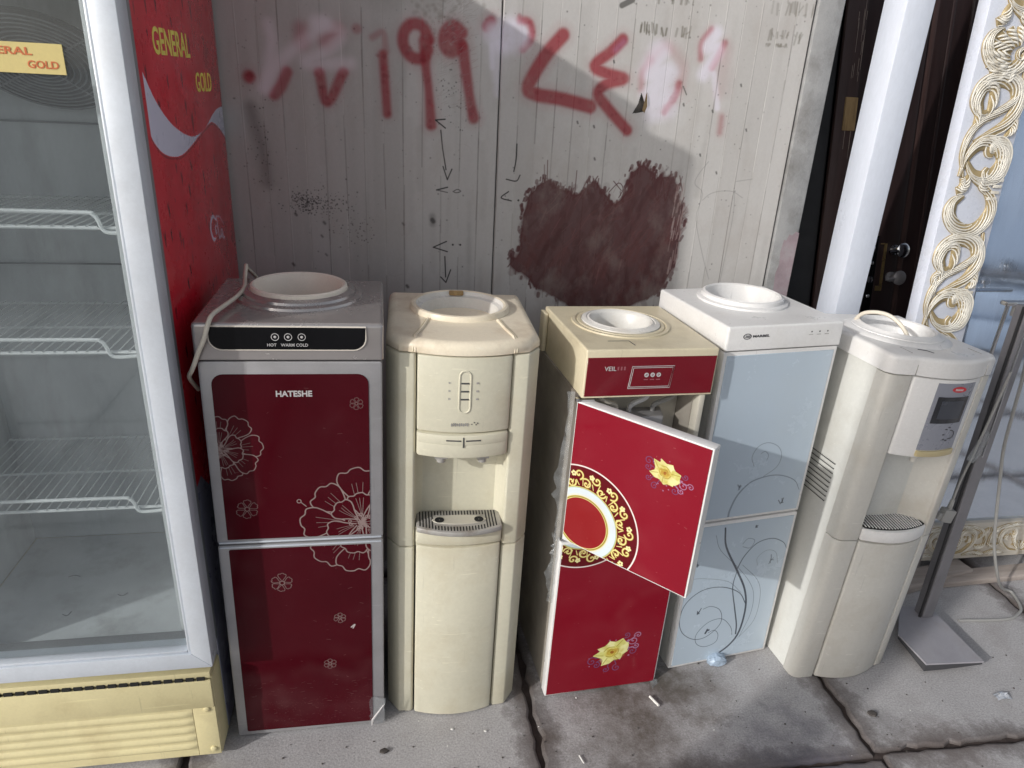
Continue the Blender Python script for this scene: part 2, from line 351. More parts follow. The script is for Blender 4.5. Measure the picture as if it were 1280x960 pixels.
# ================================================================== SETTING
# ground: dark dirty base sheet to the horizon, concrete slabs laid on it
MT['ground'] = pm('dusty_ground', (.20,.185,.175), .9, 0, .2, 1.5, .4, 40, dirt=(.1,.085,.075), dirt_amt=.6, dscale=2)
MT['joint'] = pm('joint_dirt', (.05,.036,.032), .95, 0, .4, 30, .6, 60)
struct('ground', ([(-300,-300,-.03),(300,-300,-.03),(300,300,-.03),(-300,300,-.03)], [(0,1,2,3)]), MT['ground'])
def slab_material():
    m = pm('concrete_slab', (.475,.46,.465), .8, 0, .07, 7, .28, 150, dirt=(.22,.19,.175), dirt_amt=.35, dscale=6, fine=.34)
    n = m.node_tree.nodes; l = m.node_tree.links; b = n['Principled BSDF']; src = b.inputs['Base Color'].links[0].from_socket
    tc = n.new('ShaderNodeTexCoord'); sp = n.new('ShaderNodeSeparateXYZ'); l.new(tc.outputs['Object'], sp.inputs[0])
    def math_(op, a, bb=None):
        t = n.new('ShaderNodeMath'); t.operation = op
        for k, v in ((0, a), (1, bb)):
            if v is None: continue
            if isinstance(v, bpy.types.NodeSocket): l.new(v, t.inputs[k])
            else: t.inputs[k].default_value = v
        return t.outputs[0]
    e = math_('SUBTRACT', .41, math_('MAXIMUM', math_('ABSOLUTE', sp.outputs[0]), math_('ABSOLUTE', sp.outputs[1])))
    nz = n.new('ShaderNodeTexNoise'); nz.inputs['Scale'].default_value = 14; nz.inputs['Detail'].default_value = 9; nz.inputs['Roughness'].default_value = .7; l.new(tc.outputs['Object'], nz.inputs[0])
    f = math_('SUBTRACT', 1.0, math_('DIVIDE', e, math_('MULTIPLY', math_('POWER', nz.outputs[0], 3.0), .50)))
    f = math_('MULTIPLY', math_('MINIMUM', math_('MAXIMUM', f, 0.), 1.), .85)
    mx = n.new('ShaderNodeMix'); mx.data_type = 'RGBA'; l.new(f, mx.inputs[0]); l.new(src, mx.inputs[6]); mx.inputs[7].default_value = (.06,.042,.036,1)
    # wet and oily stains with shapes of their own, in world space
    geo = n.new('ShaderNodeNewGeometry'); cur = mx.outputs[2]
    nz2 = n.new('ShaderNodeTexNoise'); nz2.inputs['Scale'].default_value = 9; nz2.inputs['Detail'].default_value = 10; nz2.inputs['Roughness'].default_value = .75; l.new(geo.outputs['Position'], nz2.inputs[0])
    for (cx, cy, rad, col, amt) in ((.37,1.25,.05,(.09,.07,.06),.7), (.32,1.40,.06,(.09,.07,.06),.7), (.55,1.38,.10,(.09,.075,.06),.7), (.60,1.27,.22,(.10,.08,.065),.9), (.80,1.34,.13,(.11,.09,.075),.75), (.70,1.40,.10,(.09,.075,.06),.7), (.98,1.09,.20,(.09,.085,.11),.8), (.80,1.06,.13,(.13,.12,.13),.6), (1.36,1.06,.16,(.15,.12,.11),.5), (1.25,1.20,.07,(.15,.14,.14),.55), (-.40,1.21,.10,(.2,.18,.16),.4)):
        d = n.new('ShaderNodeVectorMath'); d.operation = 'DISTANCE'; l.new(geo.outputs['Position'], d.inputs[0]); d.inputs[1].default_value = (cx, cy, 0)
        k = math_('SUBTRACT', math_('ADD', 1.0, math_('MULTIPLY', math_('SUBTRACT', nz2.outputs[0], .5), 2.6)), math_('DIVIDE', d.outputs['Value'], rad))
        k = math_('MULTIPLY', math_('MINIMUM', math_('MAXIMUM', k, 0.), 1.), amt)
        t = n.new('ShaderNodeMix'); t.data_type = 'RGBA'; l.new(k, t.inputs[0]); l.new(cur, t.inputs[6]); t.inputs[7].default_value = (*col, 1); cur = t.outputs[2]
    l.new(cur, b.inputs['Base Color']); return m
MT['slab'] = slab_material()
pav = bpy.data.objects.new('pavement', None); COL.objects.link(pav); tag(pav, kind='structure')
mk('joint_bed', ([(-4.6,-2.2,-.012),(5.4,-2.2,-.012),(5.4,2.9,-.012),(-4.6,2.9,-.012)], [(0,1,2,3)]), MT['joint'], pav)
def slab_mesh(seed):
    rr = random.Random(seed); P = []; h = .4085; n = 34
    for (ax, ay, bx, by) in ((-h,-h,h,-h),(h,-h,h,h),(h,h,-h,h),(-h,h,-h,-h)):
        for k in range(n):
            t = k/n; j = rr.uniform(-.004,.004)+(-.007*rr.random() if rr.random() < .12 else 0)
            nx, ny = (by-ay), -(bx-ax); L = math.hypot(nx, ny)
            P.append((ax+(bx-ax)*t+nx/L*j, ay+(by-ay)*t+ny/L*j))
    return shell(P, -.03, 0, .007, 2)
SL = [mk('concrete_slab', slab_mesh(s), MT['slab'], pav, ang=22) for s in range(3)]
k = 0
for i in range(-5, 6):
    for j in range(-4, 2):
        if i == 0 and j == 0: pass
        x = .345+.415+.83*i; y = 1.10+.415+.83*j
        o = SL[k] if k < 3 else dup(SL[k % 3], pav)
        o.location = (x, y, random.uniform(-.0015,.0015)); o.rotation_euler = (0,0,R(-.9))
        k += 1

# ---- wall of insulated panels with sprayed figures, a brushed paint patch, pen marks and old stencils
WX0, WX1, WZ0, WZ1 = -.56, 1.16, .82, 1.80
cv = Canvas(WX0, WX1, WZ0, WZ1, 900)
RED = (.58,.11,.165)
WHT = (.90,.88,.93)
GRY = (.36,.34,.31)
# grime streaks, darker strips and specks
for _ in range(260):
    x = RNG.uniform(-.5,1.14); z = RNG.uniform(.85,1.78); l_ = RNG.uniform(.03,.3)
    cv.stroke([(x,z),(x+RNG.normal(0,.004),z-l_)], RNG.uniform(.002,.02), (.33,.30,.27) if RNG.random() < .7 else (.75,.74,.72), RNG.uniform(.02,.08), .014, 0)
for k in range(9):   # darker strips of the left panel, up to the rib
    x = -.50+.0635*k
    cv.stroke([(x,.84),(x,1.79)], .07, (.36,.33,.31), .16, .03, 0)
for _ in range(500):
    x = RNG.uniform(-.5,1.14); z = RNG.uniform(.85,1.78); cv.stroke([(x,z)], RNG.uniform(.0015,.005), (.15,.13,.12), RNG.uniform(.15,.6), .003)
for _ in range(60):  # fine scratches
    x = RNG.uniform(-.45,1.14); z = RNG.uniform(.9,1.75); a = RNG.uniform(0,6.28); q = RNG.uniform(.01,.06)
    cv.stroke([(x,z),(x+q*.5*math.cos(a),z+q*.5*math.sin(a)),(x+q*math.cos(a+.5),z+q*math.sin(a+.5))], .0015, (.72,.70,.68), .35)
# dirt and worn paint along the panel grooves
for x0, x1 in ((-.556,.2935),(.2965,1.145)):
    for k in range(1, 17):
        x = x0+(x1-x0)*k/17
        for _ in range(9):
            z = RNG.uniform(.85,1.75); l_ = RNG.uniform(.05,.35)
            cv.stroke([(x+RNG.normal(0,.0008),z),(x+RNG.normal(0,.0008),z-l_)], RNG.uniform(.0015,.0035), (.36,.33,.31) if k % 2 == 0 or RNG.random() < .4 else (.84,.83,.81), RNG.uniform(.10,.38), .003, 0)
        if RNG.random() < .6: cv.stroke([(x+.025,.85),(x+.025,1.78)], .05, (.45,.42,.39) if RNG.random() < .6 else (.80,.79,.77), RNG.uniform(.03,.12), .006, 0)
# rust and mould speckles
for (cx, cz, sx, sz, n_) in ((-.215,1.172,.018,.014,170),(-.17,1.165,.05,.018,190),(-.09,1.10,.035,.02,60),(.18,1.46,.03,.05,60),(-.31,1.30,.02,.08,60)):
    for _ in range(n_): cv.stroke([(RNG.normal(cx,sx), RNG.normal(cz,sz))], RNG.uniform(.001,.0042), (.12,.11,.105), .65, .002)
for x, z, r_ in ((-.259,1.004,.011),(-.171,1.119,.010),(-.179,1.083,.007),(-.170,1.032,.006),(-.244,1.14,.010),(.04,1.12,.008),(.121,1.131,.02),(.05,.944,.012)):
    cv.stroke([(x,z),(x+.003,z-.004)], r_*.6, (.13,.10,.09), .75, .007)
cv.stroke([(.121,1.14),(.122,1.12)], .016, (.2,.18,.17), .35, .012)
cv.stroke([(-.335,1.40),(-.315,1.30),(-.31,1.22)], .03, (.2,.17,.15), .45, .035)
cv.stroke([(-.02,1.70),(.10,1.69)], .10, (.45,.43,.40), .25, .06)
# sprayed figures
def spray(pts, w_, col=RED, a=.9, soft=.014):
    k = 1.14 if col is RED else 1.
    w_ = [x*k for x in w_] if isinstance(w_, list) else w_*k
    cv.stroke(pts, w_, col, a*.9, soft); cv.stroke(pts, [x*1.7 for x in w_] if isinstance(w_, list) else w_*1.7, col, a*.16, soft*2.2)
    if col is RED and a > .8:
        P_ = catmull(pts, 5) if len(pts) > 2 else pts
        for _ in range(26):   # uneven density and spatter
            x, z = P_[RNG.integers(len(P_))]; cv.stroke([(x+RNG.normal(0,.005),z+RNG.normal(0,.005))], RNG.uniform(.004,.012), (.46,.06,.11) if RNG.random() < .6 else (.66,.25,.29), RNG.uniform(.1,.35), .006)
        for _ in range(24): cv.stroke([(x+RNG.normal(0,.02),z+RNG.normal(0,.02))], .002, RED, .35)
spray([(-.333,1.473)], .026)
spray([(-.242,1.487),(-.257,1.456),(-.275,1.435)], .024, a=.8); spray([(-.204,1.587),(-.201,1.558)], .03, a=.4, soft=.03)
spray([(-.163,1.491),(-.147,1.423),(-.104,1.494)], .022, a=.85); spray([(-.143,1.562),(-.116,1.588)], .03, a=.45, soft=.03)
spray([(-.005,1.54),(-.001,1.474),(.003,1.401)], .020, a=.9); spray([(-.031,1.578),(-.004,1.589),(.003,1.55)], .014, a=.4); spray([(-.068,1.595)], .02, a=.5)
spray([(.110,1.581),(.093,1.610),(.066,1.613),(.047,1.592),(.047,1.563),(.066,1.539),(.093,1.537),(.107,1.556)], .025, a=.92)
spray([(.101,1.576),(.102,1.52),(.110,1.458),(.116,1.379)], [.03,.02,.019,.026])
spray([(.192,1.601),(.170,1.614),(.151,1.598),(.151,1.568),(.168,1.557),(.190,1.576),(.170,1.587)], .028)
spray([(.196,1.566),(.215,1.458),(.228,1.40)], [.026,.022,.026])
spray([(.266,1.63),(.258,1.62)], .024)
spray([(.341,1.638),(.362,1.637),(.372,1.62),(.37,1.596),(.351,1.574)], .016, a=.85)
spray([(.455,1.611),(.411,1.559),(.371,1.486),(.393,1.466),(.461,1.458),(.543,1.442)], .031, a=.95)
spray([(.616,1.61),(.586,1.579),(.546,1.544),(.579,1.527),(.630,1.516),(.582,1.50),(.562,1.476),(.587,1.446),(.654,1.386)], .026, a=.95)
spray([(.700,1.564),(.681,1.535),(.680,1.496)], .014, a=.4, soft=.02); spray([(.786,1.512),(.779,1.478),(.755,1.439)], .014, a=.85)
spray([(.70,1.57),(.74,1.60),(.79,1.56),(.79,1.50)], .02, a=.22, soft=.03)
spray([(.858,1.648),(.835,1.615),(.838,1.576)], .012, a=.6); spray([(.902,1.618),(.874,1.556)], .014, a=.6); spray([(.924,1.432),(.925,1.391)], .014, a=.5, soft=.02)
spray([(.91,1.60),(.915,1.50)], .03, a=.15, soft=.04)
# white over-spray that hides some of them
for pts in ([(-.278,1.592),(-.274,1.549),(-.297,1.449)],[(-.297,1.449),(-.25,1.516),(-.157,1.59),(-.146,1.605)],[(-.167,1.604),(-.105,1.583),(-.15,1.537),(-.193,1.51),(-.087,1.515)]): spray(pts, .030, (.86,.82,.84), .70, .028)
spray([(.273,1.609),(.325,1.617),(.344,1.592),(.297,1.584)], .05, WHT, .9, .035); spray([(.280,1.578),(.284,1.52),(.288,1.461)], [.03,.02,.012], WHT, .5, .02); spray([(.269,1.577),(.273,1.525)], .012, WHT, .5, .01)
spray([(.722,1.587),(.703,1.536),(.755,1.533),(.71,1.48),(.762,1.483),(.722,1.441),(.76,1.448)], .055, WHT, .7, .035)
spray([(.873,1.639),(.853,1.605),(.885,1.601),(.854,1.538)], .035, WHT, .75, .025); spray([(.883,1.54),(.895,1.50),(.907,1.455)], .016, WHT, .55, .012)
cv.stroke([(.62,1.605),(.60,1.585)], .016, (.66,.50,.62), .6, .02)
for _ in range(160):  # scratched 9
    x = RNG.uniform(.13,.22); z = RNG.uniform(1.42,1.68); cv.stroke([(x,z),(x+RNG.uniform(.005,.02),z+RNG.uniform(.003,.012))], .0012, (.62,.58,.55), .5)
for _ in range(90): cv.stroke([(RNG.normal(.13,.03),RNG.normal(1.64,.03))], RNG.uniform(.003,.012), (.58,.55,.52), .4, .008)
# torn hole and dents
cv.fill([(.683,1.484),(.699,1.451),(.698,1.437),(.678,1.432),(.663,1.430),(.677,1.456)], (.05,.04,.035), 1.)
for x, z in ((.966,1.518),(.807,1.461),(.894,1.448),(.558,1.394),(.568,1.31),(.511,1.403),(1.003,1.403),(.876,1.331),(.933,1.284),(.597,1.558)):
    cv.stroke([(x,z),(x+.002,z-.004)], .005, (.14,.13,.12), .75, .004); cv.stroke([(x+.006,z-.002)], .006, (.78,.77,.75), .7, .004)
cv.stroke([(.80,1.505),(.812,1.485)], .004, (.3,.29,.28), .8)
# brushed dark red-brown patch
BR = [(.365,1.039),(.371,1.110),(.379,1.180),(.398,1.222),(.439,1.250),(.462,1.230),(.491,1.221),(.521,1.208),(.549,1.226),(.576,1.247),(.608,1.214),(.644,1.190),(.673,1.229),(.681,1.278),(.717,1.298),(.743,1.280),(.758,1.263),(.810,1.268),(.829,1.220),(.846,1.156),(.852,1.060),(.841,1.000),(.824,.953),(.789,.914),(.721,.883),(.677,.851),(.568,.843),(.517,.890),(.462,.921),(.419,.943),(.398,.973),(.349,.999),(.344,1.028)]
BX = catmull(BR, 3, True)
bc = [(.60+(x-.60)*.985+RNG.normal(0,.002), 1.07+(z-1.07)*.985+RNG.normal(0,.003)) for x, z in BX]
cv.stroke(bc+[bc[0]], .006, (.335,.175,.18), .85, .010, 0); cv.fill(bc, (.335,.175,.18), .93)
gx_, gz_ = np.array([p[0] for p in BX]), np.array([p[1] for p in BX])
def in_br(x, z): return bool(cv.inside(BX, np.array([[x]]), np.array([[z]]))[0, 0])
cnt = 0
while cnt < 300:
    x = RNG.uniform(.34,.86); z = RNG.uniform(.84,1.30)
    if not in_br(x, z): continue
    a = RNG.normal(1.25 if RNG.random() < .75 else 2.2, .25); q = RNG.uniform(.02,.09)
    cv.stroke([(x-q*.5*math.cos(a),z-q*.5*math.sin(a)),(x+.004,z),(x+q*.5*math.cos(a-.2),z+q*.5*math.sin(a-.2))], RNG.uniform(.006,.022), ((.31,.155,.16),(.37,.20,.205),(.41,.235,.23),(.28,.14,.145))[RNG.integers(4)], RNG.uniform(.12,.38), .006, 3); cnt += 1
for i in range(len(BX)):  # ragged bristle ends round the rim
    x, z = BX[i]
    for _ in range(3):
        a = RNG.normal(1.4, .25); q = RNG.uniform(.004,.016 if (i % 4 or z < 1.15) else .045); xx = x+RNG.normal(0,.008); zz = z+RNG.normal(0,.008)
        if z < 1.10 and RNG.random() < .55: continue
        cv.stroke([(xx-q*.5*math.cos(a),zz-q*.5*math.sin(a)),(xx+q*.5*math.cos(a),zz+q*.5*math.sin(a))], RNG.uniform(.003,.011) if q < .02 else .003, (.345,.18,.185), RNG.uniform(.6,.95), .003, 0)
for _ in range(14):  # broad dry strokes
    x = RNG.uniform(.45,.80); z = RNG.uniform(.92,1.15); a = RNG.normal(1.1,.15)
    for q in range(9): cv.stroke([(x+.004*q,z),(x+.004*q+.03*math.cos(a),z+.05),(x+.004*q+.09*math.cos(a)+.01,z+RNG.uniform(.06,.12))], RNG.uniform(.0012,.003), (.46,.29,.28), RNG.uniform(.1,.45), .0015)
for _ in range(50):  # thin places where the wall shows through
    x = RNG.uniform(.42,.84); z = RNG.uniform(.9,1.22); a = RNG.normal(1.1,.2); q = RNG.uniform(.01,.06)
    cv.stroke([(x,z),(x+q*math.cos(a),z+q*math.sin(a))], RNG.uniform(.001,.0028), (.55,.42,.41), RNG.uniform(.15,.45), .0015, 0)
for _ in range(40):
    x = RNG.uniform(.815,.85); z = RNG.uniform(.97,1.22); q = RNG.uniform(.02,.06); cv.stroke([(x,z),(x+.003,z+q)], RNG.uniform(.002,.004), (.72,.66,.64), .55, .002, 0)
for pts in ([(.62,1.22),(.645,1.245),(.66,1.23),(.65,1.205)],[(.63,1.25),(.655,1.225)],[(.75,1.26),(.765,1.20),(.775,1.26),(.79,1.20),(.80,1.26)],[(.438,1.25),(.436,1.30)],[(.52,1.215),(.521,1.275)]): cv.stroke(pts, .003, (.345,.18,.185), .8)
# pen marks
PEN = (.07,.065,.065)
for pts in ([(.153,1.394),(.128,1.391),(.154,1.372)],[(.142,1.366),(.147,1.322),(.157,1.266)],[(.149,1.274),(.161,1.240),(.173,1.268)],[(.162,1.220),(.132,1.212)],[(.161,1.072),(.124,1.055),(.164,1.043)],[(.157,1.029),(.160,.970)],[(.146,.970),(.161,.954),(.174,.991)],[(.348,1.339),(.348,1.30),(.343,1.267)],[(.361,1.258),(.351,1.242),(.323,1.246)],[(.331,1.213),(.311,1.196),(.340,1.188)]):
    cv.stroke(pts, .0034, PEN, .95, .0018, 0 if len(pts) == 3 and pts[0][0] < .3 else 5)
for pts in ([(.132,1.212),(.162,1.206)],[(.177,1.209),(.189,1.215),(.198,1.21),(.186,1.206),(.177,1.209)]): cv.stroke(pts, .003, (.2,.19,.18), .7)
for x, z in ((.179,1.063),(.200,1.063),(.36,1.19)): cv.stroke([(x,z)], .006, PEN, .9)
for pts in ([(.904,1.204),(.924,1.222),(.954,1.231),(.993,1.231),(1.027,1.214)],[(.999,1.26),(1.048,1.268)],[(.905,1.312),(.881,1.277),(.874,1.249),(.901,1.222),(.893,1.15),(.929,1.046),(.962,.97)],[(1.0,1.231),(1.007,1.152),(1.0,.962)]): cv.stroke(pts, .0025, (.45,.44,.44), .42, .002)
# worn-off stencilled print: rows of broken strokes
def stencil(x0, x1, z0, z1, n_, a):
    for k in range(n_):
        x = x0+(x1-x0)*(k+.5)/n_+RNG.normal(0,.002)
        if RNG.random() < .18: continue
        zt_ = z1-RNG.uniform(0,.3)*(z1-z0); zb_ = z0+RNG.uniform(0,.25)*(z1-z0)
        cv.stroke([(x,zb_),(x+RNG.normal(0,.002),zt_)], RNG.uniform(.003,.007), (.42,.40,.35), a*RNG.uniform(.5,1), .004, 0)
        if RNG.random() < .5: cv.stroke([(x,RNG.uniform(z0,z1)),(x+RNG.uniform(-.01,.01),RNG.uniform(z0,z1))], .004, (.42,.40,.35), a*.7, .004, 0)
stencil(.65,.705,1.624,1.655,9,.8); stencil(.715,.735,1.624,1.648,3,.8); stencil(.757,.80,1.622,1.652,7,.8)
stencil(.70,.80,1.70,1.74,14,.6); stencil(1.015,1.05,1.695,1.725,5,.55); stencil(1.06,1.10,1.695,1.73,7,.6); stencil(1.11,1.14,1.69,1.725,4,.55)
stencil(1.02,1.035,1.63,1.66,2,.6); stencil(1.045,1.085,1.638,1.656,6,.6); stencil(1.095,1.12,1.625,1.655,4,.5); stencil(1.045,1.085,1.618,1.624,6,.7); stencil(1.015,1.03,1.618,1.624,2,.6)
cv.stroke([(.605,1.689),(.632,1.703)], .014, (.28,.27,.25), .8, .004, 0)
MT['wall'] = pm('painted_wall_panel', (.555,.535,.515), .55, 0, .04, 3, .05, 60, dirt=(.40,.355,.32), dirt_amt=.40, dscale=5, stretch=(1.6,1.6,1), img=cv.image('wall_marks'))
def panel_geo(x0, x1, z0, z1, y):
    P = []; x = x0
    def a(u, d): P.append((u, y+d))
    a(x0, .004); a(x0+.003, .0)
    n = int(round((x1-x0)/.05))
    for k in range(1, n):
        u = x0+(x1-x0)*k/n
        if k % 2: a(u-.0016, 0); a(u, .0004); a(u+.0016, 0)
        else: a(u-.0022, 0); a(u-.0010, -.00035); a(u+.0010, -.00035); a(u+.0022, 0)
    a(x1-.003, 0); a(x1, .004)
    poly = P+[(x1, y+.05), (x0, y+.05)]
    return loft([[(u, v, z0) for u, v in poly], [(u, v, z1) for u, v in poly]])
wl = thing('panel_wall', 'ribbed white insulated panel wall with red sprayed figures behind the dispensers', 'wall')
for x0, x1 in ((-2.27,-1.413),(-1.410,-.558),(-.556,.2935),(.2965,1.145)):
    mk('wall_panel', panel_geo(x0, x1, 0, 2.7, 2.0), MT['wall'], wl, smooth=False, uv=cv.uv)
mk('seam_backing', box(-2.2,1.14,2.02,2.06,0,2.69), MT['dark_hole'], wl)
mk('torn_flap', ([(.699,1.486,0),(.703,1.45,0),(.697,1.433,0),(.688,1.44,-.006),(.690,1.462,-.010),(.694,1.478,-.006)], [(0,1,4,5),(1,2,3,4)]), MT['rawwood'], wl).matrix_local = Matrix(((1,0,0,0),(0,0,1,1.998),(0,1,0,0),(0,0,0,1)))
# concrete post at the end of the wall
tag(mk('concrete_post', box(1.149,1.226,1.992,2.25,0,2.7), MT['concrete'], bevel=.006), 'grey rough concrete post between panel wall and dark doors', 'post')
MT['pink'] = pm('pink_paint_smear', (.33,.26,.28), .85, 0, .2, 14, .5, 60, dirt=(.30,.295,.295), dirt_amt=.95, dscale=14)
pk = prism_y([(1.168,.88),(1.2255,.88),(1.2255,1.116),(1.215,1.120),(1.204,1.108),(1.195,1.112),(1.188,1.092),(1.181,1.096),(1.176,1.06),(1.180,1.02),(1.173,.99),(1.177,.94)], 1.9912, 1.9918)
mk('paint_smear', pk, MT['pink'], bpy.data.objects['concrete_post'])
# shop opening behind the leaning doors
struct('shop_back_wall', box(1.23,4.4,2.56,2.62,0,2.7), MT['darkwood'])

# ---- white steel column
colm = thing('steel_column', 'white square steel column standing between the two dark wooden doors', 'column', (1.372,1.935,0))
mk('shaft', box(-.041,.041,-.05,.05,.008,2.7), MT['column'], colm, bevel=.004)
mk('base_plate', box(-.075,.075,-.08,.08,0,.0075), MT['grey_metal'], colm, bevel=.002)

# ---- dark doors leaning back
def lean(k): return math.atan(k)
d1 = thing('wooden_door', 'dark wooden door left of white column with broken pale lock patch', 'door', (1.232,1.955,.0), (-lean(.17),0,0))
mk('panel', box(.165,.62,.012,.03,.12,1.98), MT['darkwood'], d1)
mk('stile', box(.165,.235,0,.045,0,2.05), MT['brownwood'], d1, bevel=.005); mk('stile', box(.60,.68,0,.045,0,2.05), MT['darkwood'], d1, bevel=.005)
mk('rail', box(.236,.599,.001,.044,0,.12), MT['darkwood'], d1); mk('rail', box(.236,.599,.001,.044,1.95,2.05), MT['darkwood'], d1)
mk('edge_board', box(.02,.163,.02,.06,0,2.05), MT['black'], d1)
mk('lock_patch', box(.192,.235,-.004,.004,1.425,1.525), MT['rawwood'], d1, bevel=.002)
sp_ = []
for k in range(26):
    x = random.choice((.203,.206,.222,.2235,.2248,.230))+random.gauss(0,.0012); z = random.uniform(1.52,1.86) if k < 21 else random.uniform(1.34,1.40); h_ = random.uniform(.02,.09)
    sp_.append(([(x-.0006,-.0006,z),(x+.0006,-.0006,z),(x+.0007,-.0018,z+h_),(x-.0003,-.0006,z+h_*1.1)], [(0,1,2,3)]))
mk('splinters', join(*sp_), MT['splinter'], d1)
d2 = thing('wooden_door', 'dark wooden door right of white column with lever handles and brass strip', 'door', (1.578,1.962,.0), (-lean(.17),0,0))
mk('stile', box(0,.115,0,.045,0,2.05), MT['darkwood'], d2, bevel=.006); mk('stile', box(.74,.85,0,.045,0,2.05), MT['darkwood'], d2, bevel=.006)
mk('panel', box(.09,.76,.014,.032,.14,1.96), MT['darkwood'], d2)
mk('moulding', box(.116,.145,.004,.04,.141,1.93), MT['brownwood'], d2, bevel=.008); mk('moulding', box(.185,.20,.002,.04,.141,1.93), MT['darkwood'], d2, bevel=.006)
mk('rail', box(.116,.739,.001,.044,0,.14), MT['darkwood'], d2); mk('rail', box(.116,.739,.001,.044,1.93,2.05), MT['darkwood'], d2)
mk('edge_strip', box(-.022,-.001,.004,.04,0,2.05), MT['brownwood'], d2)
fp = mk('lock_plate', box(.002,.034,-.003,.0,.84,1.10), MT['black_gloss'], d2, bevel=.002)
for z, r_ in ((1.06,.006),(1.01,.006),(.955,.011),(.90,.006)):
    g = xf(lathe([(r_,0),(r_,.003),(r_*.5,.005)], n=14, cap0=True, cap1=True), Matrix.Translation((.017,-.003,z)) @ Matrix.Rotation(R(90),4,'X'))
    mk('screw_head', g, MT['chrome'], fp)
mk('brass_strip', join(box(.058,.066,-.004,.0,.935,1.075), box(.044,.0575,-.004,.0,1.072,1.076), box(.044,.066,-.004,.0,.918,.934)), MT['brass'], d2)
for z in (1.055,.965):
    g = join(xf(lathe([(.016,0),(.017,.008),(.008,.012),(.008,.035),(.022,.042),(.024,.052),(.017,.058),(.002,.06)], n=18, cap0=True, cap1=True), Matrix.Translation((.092,0,z)) @ Matrix.Rotation(R(90),4,'X')), tube([(.092,-.046,z),(.07,-.05,z-.003),(.046,-.046,z-.006)], [.008,.007,.005], 8))
    mk('lever_handle', g, MT['chrome'] if z > 1 else MT['grey_metal'], d2)
mk('scuff_mark', prism_y([(.012,1.315),(.02,1.31),(.03,1.325),(.028,1.345),(.022,1.33)], -.0012, -.0002), MT['splinter'], d2)

# ================================================================== WATER DISPENSERS
GRP = 'water dispensers standing in a row before the panel wall'
def bowl(r, z, c, lip=.016, depth=.10):
    return lathe([(r+.020,z-.001),(r+.019,z+.005),(r+.009,z+.008),(r+.007,z+lip),(r+.001,z+lip+.003),(r-.004,z+lip),(r-.007,z+.002),(r*.86,z-.03),(r*.72,z-depth),(.02,z-depth-.012),(.001,z-depth-.012)], (c[0],c[1],0), 56)
def front(u, v, w): return (u, -w, v)

# ---- 1: silver dispenser, dark red glass doors with white flower outlines
t1 = R(.89); L1 = math.tan(t1)
D = thing('water_dispenser', 'silver water dispenser with dark red glass doors and white flower outlines', 'water dispenser', (-.377,1.337,0), (0,t1,R(.4)), GRP)
W1, DP1 = .346, .332
cv1 = Canvas(0, .346, 0, 1.0, 1900)
LN = (.56,.49,.48)
def flower(cv, cx, cz, Rr, rot, n_, wd, col, inner=True, a=1.):
    def petal(ang, R0, R1, hw):
        prof = [(-.25,0),(-.58,.3),(-.72,.55),(-.72,.74),(-.56,.90),(-.34,.90),(-.16,.99),(.10,.97),(.26,.90),(.50,.94),(.70,.78),(.72,.55),(.56,.28),(.25,0)]
        return catmull([(cx+(R0+(R1-R0)*q)*math.cos(ang+p*hw), cz+(R0+(R1-R0)*q)*math.sin(ang+p*hw)) for p, q in prof], 4)
    for lay, (ra, rb, m, ph) in enumerate(((.30,1.0,n_,0),(.12,.62,max(5, n_-2),.4)) if inner else ((.2,1.0,n_,0),)):
        for k in range(m):
            ang = rot+ph+2*math.pi*k/m+RNG.normal(0,.05); P = petal(ang, Rr*ra, Rr*rb*RNG.uniform(.88,1.06), math.pi/m*(1.42 if inner else 1.12))
            cv.erase(P); cv.stroke(P, wd, col, a, None, 0)
            if inner:
                for s in (-.25, 0, .22):
                    cv.stroke([(cx+Rr*(ra+.04)*math.cos(ang+s*.3), cz+Rr*(ra+.04)*math.sin(ang+s*.3)), (cx+Rr*rb*.55*math.cos(ang+s*.5), cz+Rr*rb*.55*math.sin(ang+s*.5)), (cx+Rr*rb*RNG.uniform(.68,.8)*math.cos(ang+s*.55), cz+Rr*rb*.75*math.sin(ang+s*.55))], wd*.45, col, a*.7)
    if inner:
        for k in range(26):
            aa = RNG.uniform(0, 6.28); q = Rr*RNG.uniform(.05,.22); cv.ring(cx+q*math.cos(aa), cz+q*math.sin(aa), Rr*.014, Rr*.030, col, a*.9)
            cv.stroke([(cx,cz),(cx+q*math.cos(aa), cz+q*math.sin(aa))], wd*.4, col, a*.8)
        cv.stroke([(cx,cz)], Rr*.10, col, a*.8, Rr*.04)
    else: cv.ring(cx, cz, Rr*.16, Rr*.24, col, a)
flower(cv1, .303, .600, .132, .35, 9, .0028, LN); cv1.ring(.172, .658, .003, .0052, LN); cv1.stroke([(.176,.655),(.186,.645)], .0022, LN)
flower(cv1, .024, .785, .082, .1, 9, .0021, LN, a=.85)
for x, z, r_, a in ((.067,.643,.023,.6),(.126,.450,.025,.8),(.247,.344,.014,.6),(.221,.210,.015,.55),(.294,.882,.014,.35)): flower(cv1, x, z, r_, 1.5, 6, .0014, LN, False, a)
for _ in range(150):
    x = RNG.uniform(.03,.315); z = RNG.uniform(.03,.93) if RNG.random() < .4 else RNG.uniform(.03,.16); q = RNG.uniform(.001,.010)
    cv1.stroke([(x,z),(x+q,z+RNG.normal(0,.002))], RNG.uniform(.0005,.0014), (.55,.42,.42), RNG.uniform(.08,.35))
for _ in range(500): cv1.stroke([(RNG.uniform(.06,.315), RNG.uniform(.02,.11))], RNG.uniform(.0006,.002), (.45,.25,.25), RNG.uniform(.1,.4))
cv1.stroke([(.272,.315),(.280,.322),(.276,.312)], .003, (.75,.70,.70), .9)
